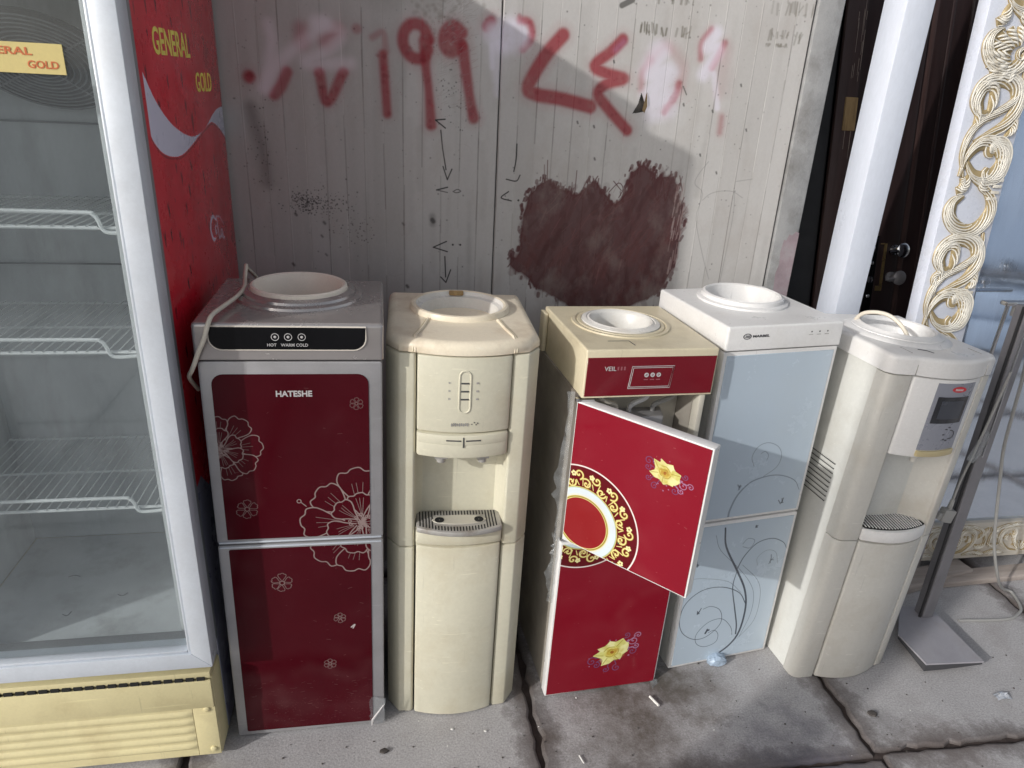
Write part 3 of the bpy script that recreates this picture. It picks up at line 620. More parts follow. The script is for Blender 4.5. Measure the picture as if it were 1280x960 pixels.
for _ in range(26):
    x = RNG.uniform(.03,.31); z = RNG.uniform(.02,.93) if RNG.random() < .5 else RNG.uniform(.02,.2); a = RNG.uniform(0,3.1)
    cv1.stroke([(x,z),(x+.04*math.cos(a),z+.04*math.sin(a))], RNG.uniform(.01,.04), (.46,.34,.34), RNG.uniform(.03,.10), .04)
MT['red1'] = pm('dark_red_flower_glass', (.058,.003,.007), .10, 0, .10, 4, coat=0, spec=.16, rvar=.04, dirt=(.08,.012,.018), dirt_amt=.3, dscale=5, img=cv1.image('flower_outlines'), fine=.0)
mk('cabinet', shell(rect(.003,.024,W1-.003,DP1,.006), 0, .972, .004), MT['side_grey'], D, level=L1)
for nm, z0, z1, pz0, pz1, rr in (('lower_door', .004, .5525, .018, .5425, .004), ('upper_door', .5575, .9725, .568, .946, .022)):
    d = mk(nm, prism_y(rect(0, z0, W1, z1, .006), 0, .0235), MT['silver'], D, bevel=.004, level=L1)
    pl_ = rect(.022, pz0, .319, pz1, .004)
    if rr > .01: pl_ = [(.022,pz0),(.319,pz0)]+[(.319-rr+rr*math.cos(R(a)), pz1-rr+rr*math.sin(R(a))) for a in range(0, 91, 15)]+[(.022+rr-rr*math.sin(R(a)), pz1-rr+rr*math.cos(R(a))) for a in range(0, 91, 15)]
    mk('glass_panel', prism_y(pl_, -.0016, .002), MT['red1'], d, uv=cv1.uv, bevel=.0006, seg=1)
    mk('edge_trim', box(.004, W1-.004, -.0022, .001, z1-.006 if rr < .01 else z0+.001, z1-.002 if rr < .01 else z0+.005), MT['alu'], d, bevel=.0008)
text('lettering', 'HATESHE', MT['ink_white'], bpy.data.objects['upper_door'], (.140,.209,.8985,.9115), lambda u, v, w: (u, -.0017-w, v), .03)
lid = mk('lid', shell(rect(-.004,-.004,W1+.003,DP1,.008), .9775, 1.05, .007, hole=(.172,.205,.112)), MT['silver_lid'], D)
bp_ = [(.026,1.0445),(.026,1.022)]+[(.026+.024-.024*math.cos(R(a)), 1.022-.024*math.sin(R(a))) for a in range(15, 91, 15)]+[(.315-.024+.024*math.sin(R(a)), 1.022-.024*math.cos(R(a))) for a in range(0, 91, 15)]+[(.315,1.0445)]
mk('control_panel', prism_y(bp_, -.0062, -.002), MT['black_gloss'], lid, bevel=.0006, seg=1)
mk('panel_trim', tube([(x, -.0050, z) for x, z in bp_+[bp_[0]]], .0017, 6), MT['trim_cream'], lid)
for x, b_, u0, u1 in ((.146,'HOT',.131,.148),(.170,'WARM',.156,.181),(.195,'COLD',.184,.206)):
    g = xf(join(lathe([(.0062,0),(.0062,.0008),(.0074,.0008),(.0074,0)], n=28), lathe([(.0026,0),(.0026,.0006),(.0016,.0008)], n=16, cap1=True)), Matrix.Translation((x,-.0062,1.0245)) @ Matrix.Rotation(R(90),4,'X'))
    mk('button', g, MT['ink_white'], lid); text('lettering', b_, MT['ink_white'], lid, (u0,u1,1.0055,1.0115), lambda u, v, w: (u, -.0063-w, v), .01)
fl = Canvas(.27,.32,.99,1.05,3000); flower(fl, .299, 1.022, .018, .2, 7, .0007, (.25,.24,.27), False)
mk('raised_ring', lathe([(.134,1.049),(.132,1.055),(.122,1.058),(.118,1.057),(.116,1.062),(.104,1.066),(.100,1.064)], (.172,.205,0), 64), MT['silver_lid'], lid)
mk('bottle_seat', lathe([(.1015,1.060),(.100,1.072),(.096,1.0745),(.091,1.072),(.087,1.06),(.080,1.0),(.072,.96),(.02,.945),(.001,.945)], (.172,.205,0), 64), MT['bowl_cream'], lid)
# crumpled tape on the bottom right corner
V = []; F = []; 
for i in range(9):
    for j in range(6):
        V.append((.312+.036*j/5+random.uniform(-.003,.003), -.003-random.uniform(0,.006)-.004*(j == 0), .012+.085*i/8+random.uniform(-.004,.004)))
for i in range(8):
    for j in range(5): F.append((i*6+j, i*6+j+1, (i+1)*6+j+1, (i+1)*6+j))
mk('torn_film', (V, F), MT['clear'], D)
mk('film_edge', tube([(.316,-.008,.010),(.318,-.010,.03),(.330,-.010,.05),(.347,-.006,.075)], [.0012,.003,.0025,.001], 6), MT['ink_white'], D)
# cable lying over the lid
cab = mk('power_cable', tube(catmull([(-.325,1.93,.90),(-.324,1.83,1.0),(-.321,1.69,1.066),(-.318,1.665,1.078),(-.314,1.62,1.066),(-.303,1.54,1.0612),(-.306,1.47,1.0612),(-.318,1.40,1.0615),(-.326,1.345,1.062),(-.331,1.326,1.050),(-.340,1.322,1.022),(-.352,1.322,.998),(-.362,1.326,.975),(-.372,1.335,.955),(-.385,1.36,.93),(-.388,1.42,.88)], 6), .0044, 10), MT['cable_cream'])
tag(cab, 'cream power cable draped over the lid of the silver red dispenser', 'cable')

# ---- 2: aged cream dispenser with open tap niche
t2 = R(.71); L2 = math.tan(t2)
D = thing('water_dispenser', 'yellowed cream dispenser with bowed front, open tap niche and grey tray', 'water dispenser', (-.022,1.370,0), (0,t2,R(-1.5)), GRP)
W2, DP2, XC2 = .324, .364, .163
def bow2(x, amp=.020): return -.004-amp*max(0, 1-((x-XC2)/.102)**2)
def bowpoly(fn, x0, x1, yb, n=14): return [(x0+(x1-x0)*k/n, fn(x0+(x1-x0)*k/n)) for k in range(n+1)]+[(x1,yb),(x0,yb)]
mk('cabinet', shell([(.002,.36),(.002,.125),(.322,.125),(.322,.36)], 0, .974, .003), MT['cream'], D, level=L2)
for z0, z1 in ((0,.5005),(.5035,.974)):
    mk('side_column', prism([(0,.124),(0,.040),(.027,.002),(.058,-.001),(.062,.004),(.062,.124)], z0, z1), MT['cream'], D, bevel=.003, level=L2)
    mk('side_column', prism([(.324,.124),(.262,.124),(.262,.004),(.266,-.001),(.297,.002),(.324,.040)], z0, z1), MT['cream'], D, bevel=.003, level=L2)
mk('lower_door', prism(bowpoly(bow2, .066, .259, .02), .003, .512), MT['cream'], D, bevel=.004, level=L2)
mk('tray_lip', prism(bowpoly(lambda x: bow2(x,.016)-.002, .065, .260, .03), .516, .547), MT['cream'], D, bevel=.004)
mk('niche_floor', box(.063,.261,.01,.124,.50,.549), MT['cream'], D)
mk('niche_back', prism([(.062,.006),(.067,.040),(.080,.053),(.163,.056),(.246,.053),(.257,.040),(.262,.006),(.262,.1245),(.062,.1245)], .549, .742), MT['cream'], D)
tray = mk('drip_tray', prism(bowpoly(lambda x: bow2(x,.026)-.010, .066, .260, .052, 20), .552, .5655), MT['grill_grey'], D, bevel=.004)
sl = []
for k in range(26):
    x = .074+.0069*k
    yf = bow2(x,.026)-.004; yb = .047
    if .104 < x < .222: sl += [box(x-.0013,x+.0013,yf,yf+.016,.565,.5662), box(x-.0013,x+.0013,yb-.016,yb,.565,.5662)]
    else: sl += [box(x-.0013,x+.0013,yf+.002,yb,.565,.5662)]
mk('slots', join(*sl), MT['dark_hole'], tray)
ov = [(XC2+.062*math.cos(2*math.pi*k/32), .010+.019*math.sin(2*math.pi*k/32)) for k in range(32)]
mk('oval_rest', prism(ov, .565, .5675), MT['inner'], tray, bevel=.0008, seg=1)
for x in (.118,.208): mk('drain_hole', lathe([(.0105,.5674),(.0105,.5688),(.008,.5688),(.0078,.568),(.001,.568)], (x,.008,0), 24), MT['dark_hole'], tray)
mk('control_front', prism(bowpoly(bow2, .0645, .2605, .124), .803, .974), MT['cream'], D, bevel=.004)
mk('tap_cover', prism(bowpoly(lambda x: bow2(x,.022)-.001, .0645, .2605, .10), .743, .7995), MT['cream'], D, bevel=.005)
mk('cover_step', prism(bowpoly(lambda x: bow2(x,.022)-.0022, .066, .259, .0), .776, .7985), MT['cream'], D, bevel=.002)
def on2(u, v, w): return (u, bow2(u)-w, v)
def on2b(u, v, w): return (u, bow2(u,.022)-.0024-w, v)
for (u0,u1,v0,v1) in ((.126,.158,.7855,.7885),(.168,.200,.7855,.7885)): mk('marking', prism([(u0,on2b(u0,0,.0006)[1]),(u1,on2b(u1,0,.0006)[1]),(u1,0),(u0,0)], v0, v1), MT['ink'], D)
mk('marking', box(.1615,.1640,bow2(XC2,.022)-.0032,0,.771,.795), MT['ink'], D)
cp = [(.162+.0115*math.cos(R(a)), .9335+.0115*math.sin(R(a))) for a in range(0,181,20)]+[(.162-.0115*math.cos(R(a)), .862-.0115*math.sin(R(a))) for a in range(0,181,20)]
mk('switch_groove', tube([(x, bow2(x)-.0002, z) for x, z in cp+cp[:2]], .0019, 6), MT['cream'], D)
for z in (.918,.900,.882):
    mk('switch', box(.1535,.1705,bow2(XC2)-.0012,bow2(XC2)+.01,z-.0022,z+.0010), MT['ink'], D, bevel=.0004, seg=1)
    for u0, u1 in ((.128,.140),(.185,.190)):
        for q in range(3 if u0 < .15 else 1): mk('marking', box(u0+.004*q,u0+.004*q+(.003 if u0 < .15 else .005),bow2(u0)-.0006,bow2(u0)+.006,z-.002,z+.002), MT['grill_grey'], D)
for k in range(9): mk('marking', box(.135+.0042*k,.1375+.0042*k,bow2(.14)-.0022,bow2(.14)+.006,.820+(.001 if k%2 else 0),.8262+(.001 if k%3 else 0)), MT['grill_grey'], D)
for x, z in ((.178,.823),(.183,.827),(.187,.822),(.190,.8255)): mk('marking', box(x,x+.0022,bow2(.185)-.0008,bow2(.185)+.006,z,z+.0022), MT['ink'], D)
for x in (.118,.208):
    mk('tap', join(lathe([(.010,.722),(.011,.745)], (x,.005,0), 16, True, True), box(x-.014,x+.014,-.006,.06,.733,.745)), MT['grill_grey'], D)
cpy = [(.002,.36),(.0,.34),(.0,.045),(.028,.004)]+[(.064+.196*k/14, bow2(.064+.196*k/14)-.0015) for k in range(15)]+[(.296,.004),(.324,.045),(.324,.34),(.322,.36)]
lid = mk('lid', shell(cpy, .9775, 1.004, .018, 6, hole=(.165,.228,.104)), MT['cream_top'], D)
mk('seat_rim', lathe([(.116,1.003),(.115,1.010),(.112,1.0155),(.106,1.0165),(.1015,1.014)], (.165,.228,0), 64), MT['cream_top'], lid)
mk('bottle_seat', lathe([(.1015,1.0145),(.099,1.006),(.090,1.003),(.088,.985),(.080,.93),(.02,.915),(.001,.915)], (.165,.228,0), 64), MT['bowl_white'], lid)
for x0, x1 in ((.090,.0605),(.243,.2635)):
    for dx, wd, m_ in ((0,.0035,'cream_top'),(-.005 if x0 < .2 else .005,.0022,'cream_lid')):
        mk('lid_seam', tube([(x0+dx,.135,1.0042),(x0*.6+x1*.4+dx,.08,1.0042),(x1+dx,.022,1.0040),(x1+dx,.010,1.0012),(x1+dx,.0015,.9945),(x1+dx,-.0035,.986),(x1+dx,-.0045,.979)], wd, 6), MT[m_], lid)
mk('rust_patch', box(.145,.180,.318,.326,1.006,1.0185), MT['rawwood'], lid, bevel=.003)

# ---- 3: cream and red dispenser, upper door swung open
t3 = R(1.07); L3 = math.tan(t3)
D = thing('water_dispenser', 'cream lidded dispenser with bright red rose doors, upper door swung open', 'water dispenser', (.386,1.372,0), (0,t3,R(3.9)), GRP)
W3, DP3 = .31, .328
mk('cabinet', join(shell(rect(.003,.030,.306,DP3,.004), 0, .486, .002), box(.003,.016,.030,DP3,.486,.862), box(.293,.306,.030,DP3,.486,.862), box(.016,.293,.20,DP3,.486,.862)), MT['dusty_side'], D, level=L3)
mk('inner_panel', join(box(.0165,.2925,.10,.199,.60,.8615), box(.0165,.2925,.032,.199,.4865,.52)), MT['inner'], D, bevel=.003)
mk('tap_housing', join(prism([(.06,.10),(.075,.045),(.235,.045),(.25,.10)], .735, .79), box(.10,.21,.03,.06,.745,.775)), MT['silver'], D, bevel=.004)
for x in (.095,.155,.215): mk('tap', join(lathe([(.009,.70),(.009,.735)], (x,.062,0), 14, True, True), box(x-.012,x+.012,.012,.06,.755,.767)), MT['chrome'] if x < .2 else MT['grill_grey'], D)
for k_, (xa, xb, m_) in enumerate(((.07,.12,'cable_cream'),(.19,.16,'clear'),(.26,.22,'cable_grey'))): mk('hose', tube(catmull([(xa,.092,.86),(xa+.01,.075,.83),(xb,.07,.81),(xb,.08,.785)], 6), .006, 8), MT[m_] if m_ != 'clear' else MT['white'], D)
mk('side_trim', box(.2935,.3065,.0,.030,.487,.861), MT['inner'], D, bevel=.002)
cv3 = Canvas(-.005, .335, -.01, .90, 1500)
def rose(cv, cx, cz, s, rot):
    def P(pts): return [(cx+s*(x*math.cos(rot)-y*math.sin(rot)), cz+s*(x*math.sin(rot)+y*math.cos(rot))) for x, y in pts]
    PUR = (.42,.27,.42); PUR2 = (.62,.45,.58)
    for (x, y, r_, a0, sg) in ((1.25,.35,.30,2.6,1),(1.55,.62,.22,3.4,-1),(1.1,-.35,.28,2.0,-1),(.95,.85,.2,4.0,1),(-1.15,-.2,.30,.4,1),(-.95,-.55,.22,1.4,-1),(.1,-1.15,.25,1.5,1),(-.5,-1.05,.2,.8,-1),(1.35,-.05,.2,3.2,1)):
        q = spiral(0,0,r_,a0,1.35,sg); q = [(x+u, y+v) for u, v in q]
        cv.stroke(P([(x*.35,y*.35)]+q), s*.055, PUR2 if (x > 1.2) else PUR, .9, None, 2)
    for k in range(14):
        a = RNG.uniform(0,6.28); q = RNG.uniform(.9,1.5); cv.stroke(P([(q*math.cos(a),q*.7*math.sin(a))]), s*RNG.uniform(.06,.12), PUR2, .7)
    out = [(-1.05,.15),(-.62,.30),(-.75,.52),(-.30,.55),(0,.80),(.30,.62),(.72,.72),(.86,.40),(1.0,.30),(.82,.05),(.86,-.25),(.55,-.38),(.40,-.62),(.05,-.55),(-.25,-.72),(-.72,-.70),(-.55,-.42),(-.62,-.20),(-.78,-.08)]
    cv.fill(P(out), (.86,.84,.56))
    def shade(pts, col, a): cv.fill(P(catmull(pts, 4, True)), col, a)
    shade([(-1.0,.14),(-.5,.22),(-.1,.05),(-.5,-.1)], (.80,.79,.45), .8); shade([(-.2,.5),(.05,.75),(.3,.5),(.1,.3)], (.90,.88,.66), .9); shade([(.2,.55),(.7,.66),(.8,.3),(.35,.2)], (.78,.76,.42), .8)
    shade([(.3,.1),(.95,.27),(.8,-.2),(.3,-.25)], (.88,.86,.60), .9); shade([(-.65,-.62),(-.2,-.62),(.1,-.3),(-.4,-.2)], (.88,.87,.58), .9); shade([(.0,-.25),(.1,-.52),(.4,-.55),(.45,-.2)], (.74,.71,.36), .8)
    shade([(-.42,.25),(-.1,.42),(.32,.28),(.36,-.1),(.05,-.32),(-.35,-.2)], (.83,.80,.44), 1.); shade([(-.28,.12),(0,.28),(.22,.12),(.2,-.12),(-.05,-.2),(-.25,-.08)], (.74,.66,.28), .95); shade([(-.1,.05),(.06,.12),(.12,-.04),(-.02,-.1)], (.58,.36,.14), .9)
    for _ in range(70):
        a = RNG.uniform(0,6.28); q = RNG.uniform(.12,.72); x, y = q*math.cos(a), q*.78*math.sin(a)
        tone = ((.90,.89,.68),(.80,.78,.44),(.72,.66,.30),(.87,.86,.58))[RNG.integers(4)] if q > .3 else ((.70,.52,.20),(.82,.74,.34))[RNG.integers(2)]
        cv.stroke(P([(x,y),(x+.16*math.cos(a+1.2),y+.13*math.sin(a+1.2))]), s*RNG.uniform(.06,.16), tone, RNG.uniform(.2,.5), s*.14)
    for pts in ([(-.42,.2),(-.15,.38),(.2,.30)],[(.36,.15),(.34,-.12),(.1,-.3)],[(-.35,-.15),(-.1,-.28),(.15,-.18)],[(-.2,.1),(0,.22),(.18,.08)],[(-.5,-.05),(-.9,.12)],[(.3,.3),(.7,.6)],[(-.3,-.3),(-.6,-.62)],[(.1,-.3),(.25,-.55)]): cv.stroke(P(pts), s*.04, (.60,.52,.20), .75)
def plate_print(cv, cx, cz):
    G = (.76,.70,.38); 
    cv.ring(cx,cz,0,.146,(.90,.86,.84)); cv.ring(cx,cz,0,.1425,(.36,.06,.09))
    n_ = 16
    for k in range(n_):
        a = 2*math.pi*k/n_+.1; m = .113
        for sg in (1,-1):
            c0 = (cx+(m+.010*sg)*math.cos(a+.09*sg), cz+(m+.010*sg)*math.sin(a+.09*sg))
            q = spiral(c0[0],c0[1],.013,a+1.5*sg+(0 if k%2 else 2),1.15,sg); cv.stroke(q, .0052, (.66,.58,.25), 1, None, 2); cv.stroke(q, .0026, (.88,.84,.58), 1, None, 2)
        for d in (-.10,0,.10): cv.stroke([(cx+.096*math.cos(a+d),cz+.096*math.sin(a+d)),(cx+(.118-abs(d)*.1)*math.cos(a+d*1.6),cz+(.118-abs(d)*.1)*math.sin(a+d*1.6))], [.002,.009,.003], (.84,.80,.50), 1)
        for d in range(5):
            aa = a+.2+d*1.256; cv.stroke([(cx+.124*math.cos(a+.2)+.0045*math.cos(aa), cz+.124*math.sin(a+.2)+.0045*math.sin(aa))], .006, (.88,.85,.62))
        cv.stroke([(cx+.098*math.cos(a+.2), cz+.098*math.sin(a+.2))], .005, (.25,.36,.28)); 
    cv.ring(cx,cz,0,.0925,G); cv.ring(cx,cz,0,.0905,(.66,.72,.58)); cv.ring(cx,cz,0,.0885,(.80,.84,.86)); cv.ring(cx,cz,0,.074,(.83,.84,.80)); cv.ring(cx,cz,0,.0695,G); cv.ring(cx,cz,0,.0675,(.52,.46,.2)); cv.ring(cx,cz,0,.0655,(.84,.80,.52)); cv.ring(cx,cz,0,.0635,(.53,.13,.14))
# upper door (own canvas space u, z) and lower door share one print sheet: lower door uses z < .485, door uses z > .488
plate_print(cv3, .050, .559)
low_keep = cv3.a.copy(); cv3.a[:] = 0
plate_print(cv3, .056, .556); jj = int((.4875+.01)*1500); cv3.a[jj:] = low_keep[jj:]
rose(cv3, .172, .128, .050, .25); rose(cv3, .228, .762, .036, -.55)
for _ in range(90):
    x = RNG.uniform(0,.32); z = RNG.uniform(0,.85); cv3.stroke([(x,z),(x+RNG.uniform(-.006,.006),z+RNG.uniform(-.003,.003))], RNG.uniform(.0005,.0012), (.7,.5,.5), RNG.uniform(.1,.4))
for _ in range(24):
    x = RNG.uniform(0,.32); z = RNG.uniform(0,.85); a = RNG.uniform(0,3.1); cv3.stroke([(x,z),(x+.04*math.cos(a),z+.04*math.sin(a))], RNG.uniform(.01,.03), (.66,.40,.40), RNG.uniform(.03,.09), .035)
MT['red3'] = pm('red_rose_glass', (.215,.007,.018), .13, 0, .08, 3, coat=0, spec=.25, img=cv3.image('rose_print'), fine=.0, dirt=(.2,.03,.04), dirt_amt=.3)
d = mk('lower_door', prism_y(rect(-.002,.004,.3115,.484,.003), 0, .0295), MT['white'], D, bevel=.002, level=L3)
mk('glass_panel', prism_y(rect(.0025,.0085,.3072,.480), -.0015, .002), MT['red3'], d, uv=cv3.uv)
d = mk('upper_door', prism_y(rect(0,.4905,.321,.852,.003), 0, .030), MT['white'], D, bevel=.002, pos=(.002,.010,0)); d.rotation_euler = (0,0,R(-50.9))
mk('glass_panel', prism_y(rect(.003,.4945,.317,.8485), -.0015, .002), MT['red3'], d, uv=cv3.uv)
for z in (.489,.8545): mk('hinge', join(lathe([(.006,z-.0035),(.006,z+.0035)], (.004,.012,0), 14, True, True), box(.004,.040,.004,.022,z-.002,z+.002)), MT['chrome'], D)
lid = mk('lid', shell(rect(.008,.0,.321,DP3,.004), .8625, .974, .004, hole=(.155,.185,.085)), MT['cream_lid'], D)
mk('back_ledge', shell(rect(-.004,.29,.008-.001,DP3,.003), .866, .965, .003), MT['cream_lid'], lid)
mk('control_panel', prism_y(rect(.0125,.8665,.3165,.9565), -.0018, .004), MT['red_gloss'], lid, bevel=.0006, seg=1)
mk('lid_rim', lathe([(.118,.9735),(.117,.9775),(.110,.978),(.106,.9745),(.104,.978),(.096,.9785)], (.155,.185,0), 56), MT['cream_lid'], lid)
mk('bottle_seat', bowl(.075, .9755, (.155,.185), .006), MT['bowl_white'], lid)
text('lettering', 'VEIL', MT['ink_white'], lid, (.052,.079,.926,.936), lambda u, v, w: (u, -.0019-w, v), .005)
for k in range(3): mk('marking', box(.082+.0075*k,.0855+.0075*k,-.0020,0,.9268,.9352), MT['ink_faint'], lid)
fr_ = [(.112,.883),(.212,.883),(.2165,.935),(.1165,.935)]
for s_ in (0,.0035):
    q = [(x+(s_ if i in (0,3) else -s_), z+(s_ if i in (0,1) else -s_)) for i, (x, z) in enumerate(fr_)]
    mk('frame_line', tube([(x,-.0018,z) for x, z in q+[q[0]]], .0008, 5), MT['ink_white'], lid)
for x in (.152,.1665,.181):
    g = xf(join(lathe([(.0052,0),(.0052,.0008),(.0026,.0008),(.0026,0)], n=24), lathe([(.0012,0),(.0012,.0008)], n=10, cap1=True)), Matrix.Translation((x,-.0018,.9145)) @ Matrix.Rotation(R(90),4,'X'))
    mk('button', g, MT['ink_white'], lid); mk('marking', box(x-.005,x+.005,-.0022,0,.9025,.9045), MT['ink_faint'], lid)
mk('scratch', join(tube([(.075,.055,.9742),(.115,.055,.9743),(.125,.055,.9742)], .0008, 5), tube([(.125,.055,.9742),(.128,.025,.9742)], .001, 5)), MT['ink'], lid)
for s in range(2):   # ragged clear film down the left edge
    V = []; F = []; n_ = 22; z0 = (.48,.30)[s]; z1 = (.87,.50)[s]
    for i in range(n_):
        z = z0+(z1-z0)*i/(n_-1)
        for j in range(4): V.append((-.004-.006*j*random.uniform(.3,1)-(.010 if 5 < i < 12 and j == 3 else 0), .012+.004*j+random.uniform(-.003,.003), z+random.uniform(-.004,.004)))
    for i in range(n_-1):
        for j in range(3): F.append((i*4+j, i*4+j+1, (i+1)*4+j+1, (i+1)*4+j))
    mk('torn_film', (V, F), MT['clear'], D)
V = [(.296,-.004,.012),(.316,-.003,.016),(.318,-.010,.004),(.312,-.045,.0015),(.296,-.03,.002),(.322,-.03,.006)]
mk('torn_film', (V, [(0,1,2,4),(2,3,4),(2,5,3)]), MT['clear'], D)

# ---- 4: white dispenser with frosted glass doors
t4 = R(.21)
D = thing('water_dispenser', 'white square dispenser with pale frosted glass doors and grey vine swirls', 'water dispenser', (.750,1.428,0), (0,t4,R(7.7)), GRP)
W4, DP4 = .316, .324
cv4 = Canvas(0, .32, 0, .95, 1800)
INK = (.27,.29,.33)
for pts, wd, a in (([(.098,.489),(.099,.508),(.110,.545),(.129,.572),(.154,.590),(.201,.599),(.241,.594),(.281,.575),(.302,.545)], [.006,.005,.0035,.002], .55),
    ([(.181,.599),(.215,.623),(.222,.655),(.206,.682),(.174,.696),(.147,.688),(.134,.660),(.145,.633)], .0022, .5), ([(.159,.667),(.170,.672),(.182,.660),(.180,.646)], .002, .45),
    ([(.097,.455),(.111,.395),(.161,.310),(.198,.243),(.215,.177),(.211,.093),(.184,.046),(.131,.011)], [.005,.006,.006,.0065,.0055], .95),
    ([(.161,.310),(.158,.256),(.178,.184),(.196,.123),(.201,.086)], [.002,.0042,.005], .9), ([(.160,.317),(.175,.356),(.207,.392),(.252,.400),(.291,.382),(.308,.358)], [.004,.003,.002], .75),
    ([(.073,.436),(.096,.386),(.166,.316),(.213,.259),(.234,.211),(.236,.147),(.215,.073)], .0016, .6), ([(.175,.326),(.234,.267),(.256,.207),(.253,.124),(.210,.067)], .0016, .6),
    ([(.212,.190),(.183,.233),(.125,.262),(.063,.262),(.019,.227),(.008,.174),(.024,.126),(.064,.095),(.104,.096),(.139,.128),(.142,.159),(.128,.187),(.099,.202),(.077,.197)], [.003,.0022,.0018], .85),
    ([(.189,.085),(.180,.113),(.154,.144),(.129,.153),(.096,.143),(.070,.110),(.076,.077),(.105,.060),(.138,.069),(.142,.095),(.127,.114),(.108,.109)], .0018, .8), ([(.017,.306),(.062,.301),(.139,.278),(.189,.232)], .0016, .55),
    ([(.161,.396),(.175,.411),(.197,.402),(.187,.380),(.163,.387)], .002, .55), ([(.223,.318),(.218,.343),(.243,.363),(.274,.352),(.289,.313)], .0016, .45)):
    cv4.stroke(pts, wd, INK, a)
for x, z, a in ((.255,.512,.7),(.112,.574,.45),(.192,.445,.7),(.063,.185,.95),(.100,.114,.95),(.032,.347,.5),(.265,.326,.5)):
    for _ in range(7): cv4.stroke([(x+RNG.normal(0,.002),z+RNG.normal(0,.003)),(x+RNG.normal(.002,.004),z+RNG.normal(.004,.006))], RNG.uniform(.002,.004), INK, a)
MT['frost'] = pm('frosted_glass_panel', (.45,.53,.61), .22, 0, .03, 3, coat=.3, img=cv4.image('vine_print'), fine=.0, dirt=(.40,.44,.46), dirt_amt=.3)
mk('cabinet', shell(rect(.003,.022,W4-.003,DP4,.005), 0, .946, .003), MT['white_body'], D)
for nm, z0, z1 in (('lower_door', .003, .4745), ('upper_door', .4795, .944)):
    d = mk(nm, prism_y(rect(0, z0, W4, z1, .003), 0, .0215), MT['white'], D, bevel=.0025)
    mk('glass_panel', prism_y(rect(.009, z0+.008, W4-.009, z1-.009), -.0013, .002), MT['frost'], d, uv=cv4.uv, bevel=.0005, seg=1)
lid = mk('lid', shell(rect(-.001,-.003,W4+.003,DP4,.006), .9485, 1.006, .005, hole=(.170,.205,.098)), MT['white'], D)
mk('bottle_seat', bowl(.094, 1.006, (.170,.205), .016), MT['white'], lid)
lg = join(xf(lathe([(.0068,0),(.0068,.0006),(.0088,.0006),(.0088,0)], n=24), Matrix.Translation((.052,-.0029,.9815)) @ Matrix.Diagonal((1.25,1,.8,1)) @ Matrix.Rotation(R(90),4,'X')), *[tube([(.052+dx,-.0033,.9785),(.052+dx+.002,-.0033,.9845)], .0007, 5) for dx in (-.005,-.002,.001,.004)])
mk('logo', lg, MT['ink'], lid)
text('lettering', 'MARBEL', MT['ink'], lid, (.067,.112,.9785,.9845), lambda u, v, w: (u, -.0030-w, v), .03)
for x in (.228,.2505,.273):
    mk('indicator', lathe([(.0019,0),(.0019,.0006)], n=12, cap1=True), MT['ink'], lid).matrix_local = Matrix.Translation((x,-.0030,.9855)) @ Matrix.Rotation(R(90),4,'X')
    mk('marking', box(x-.007,x+.005,-.0034,0,.9775,.9790), MT['grill_grey'], lid)

# ---- 5: ivory rounded dispenser with display, leaning to the right
t5 = .056; L5 = math.tan(t5)
D = thing('water_dispenser', 'ivory rounded dispenser with dark display, leaning right beside the grey pole', 'water dispenser', (1.087,1.355,0), (0,t5,R(4.9)), GRP)
W5, DP5, XC5 = .303, .34, .164
def bow5(x, amp=.026): return -.003-amp*max(0, 1-((x-XC5)/.102)**2)
mk('cabinet', shell(rect(.004,.048,.299,DP5,.004), 0, .912, .003), MT['white_body'], D, level=L5)
for k in range(9): 
    z = .632-.0135*k
    mk('louvre', xf(box(-.0004,.004,-.066,.066,-.0016,.0016), Matrix.Translation((.003,.150,z)) @ Matrix.Rotation(R(0),4,'X')), MT['dark_hole'], D)
    mk('louvre_lip', xf(box(-.0012,.0,-.066,.066,.0018,.0036), Matrix.Translation((.003,.150,z))), MT['white_body'], D)
def wing(x0, x1, s): 
    if s < 0: return [(0,.046),(0,.020),(.003,.011),(.009,.0045),(.020,.0),(.060,-.0035),(.064,.002),(.064,.046)]
    return [(W5,.046),(.264,.046),(.264,.002),(.268,-.0035),(.286,.0),(.296,.0045),(W5-.001,.012),(W5,.020)]
for z0, z1 in ((0,.454),(.4565,.911)):
    mk('side_column', prism(wing(0,0,-1), z0, z1), MT['ivory'], D, bevel=.0015, level=L5, ang=50); mk('side_column', prism(wing(0,0,1), z0, z1), MT['ivory'], D, bevel=.0015, level=L5, ang=50)
mk('lower_door', prism(bowpoly(bow5, .0665, .2615, .046), .002, .4535), MT['ivory'], D, bevel=.004, level=L5)
mk('tray_front', prism(bowpoly(lambda x: bow5(x,.027)-.001, .0655, .2625, .046), .458, .492), MT['white'], D, bevel=.004)
gr = mk('drip_grille', prism(bowpoly(lambda x: bow5(x,.022)+.004, .071, .257, .066), .4915, .4955), MT['dark_hole'], D)
br_ = []
for k in range(24):
    x = .068+.0085*k
    def yl(xx): return bow5(max(.0, xx),.022)+.0045
    x0 = x-.004; x1 = x+.010
    if x1 > .258 or x0 < .069: continue
    br_.append(([(x0,yl(x0),.4953),(x0+.0028,yl(x0),.4953),(x1+.0028,.062,.4953),(x1,.062,.4953),(x0,yl(x0),.4975),(x0+.0028,yl(x0),.4975),(x1+.0028,.062,.4975),(x1,.062,.4975)], [(0,3,2,1),(4,5,6,7),(0,1,5,4),(1,2,6,5),(2,3,7,6),(3,0,4,7)]))
mk('grille_bars', join(*br_), MT['white'], gr)
mk('niche_back', prism([(.0642,.004),(.085,.028),(.12,.050),(.164,.058),(.208,.050),(.243,.028),(.2638,.004),(.2638,.07),(.0642,.07)], .49, .713), MT['ivory'], D, ang=60)
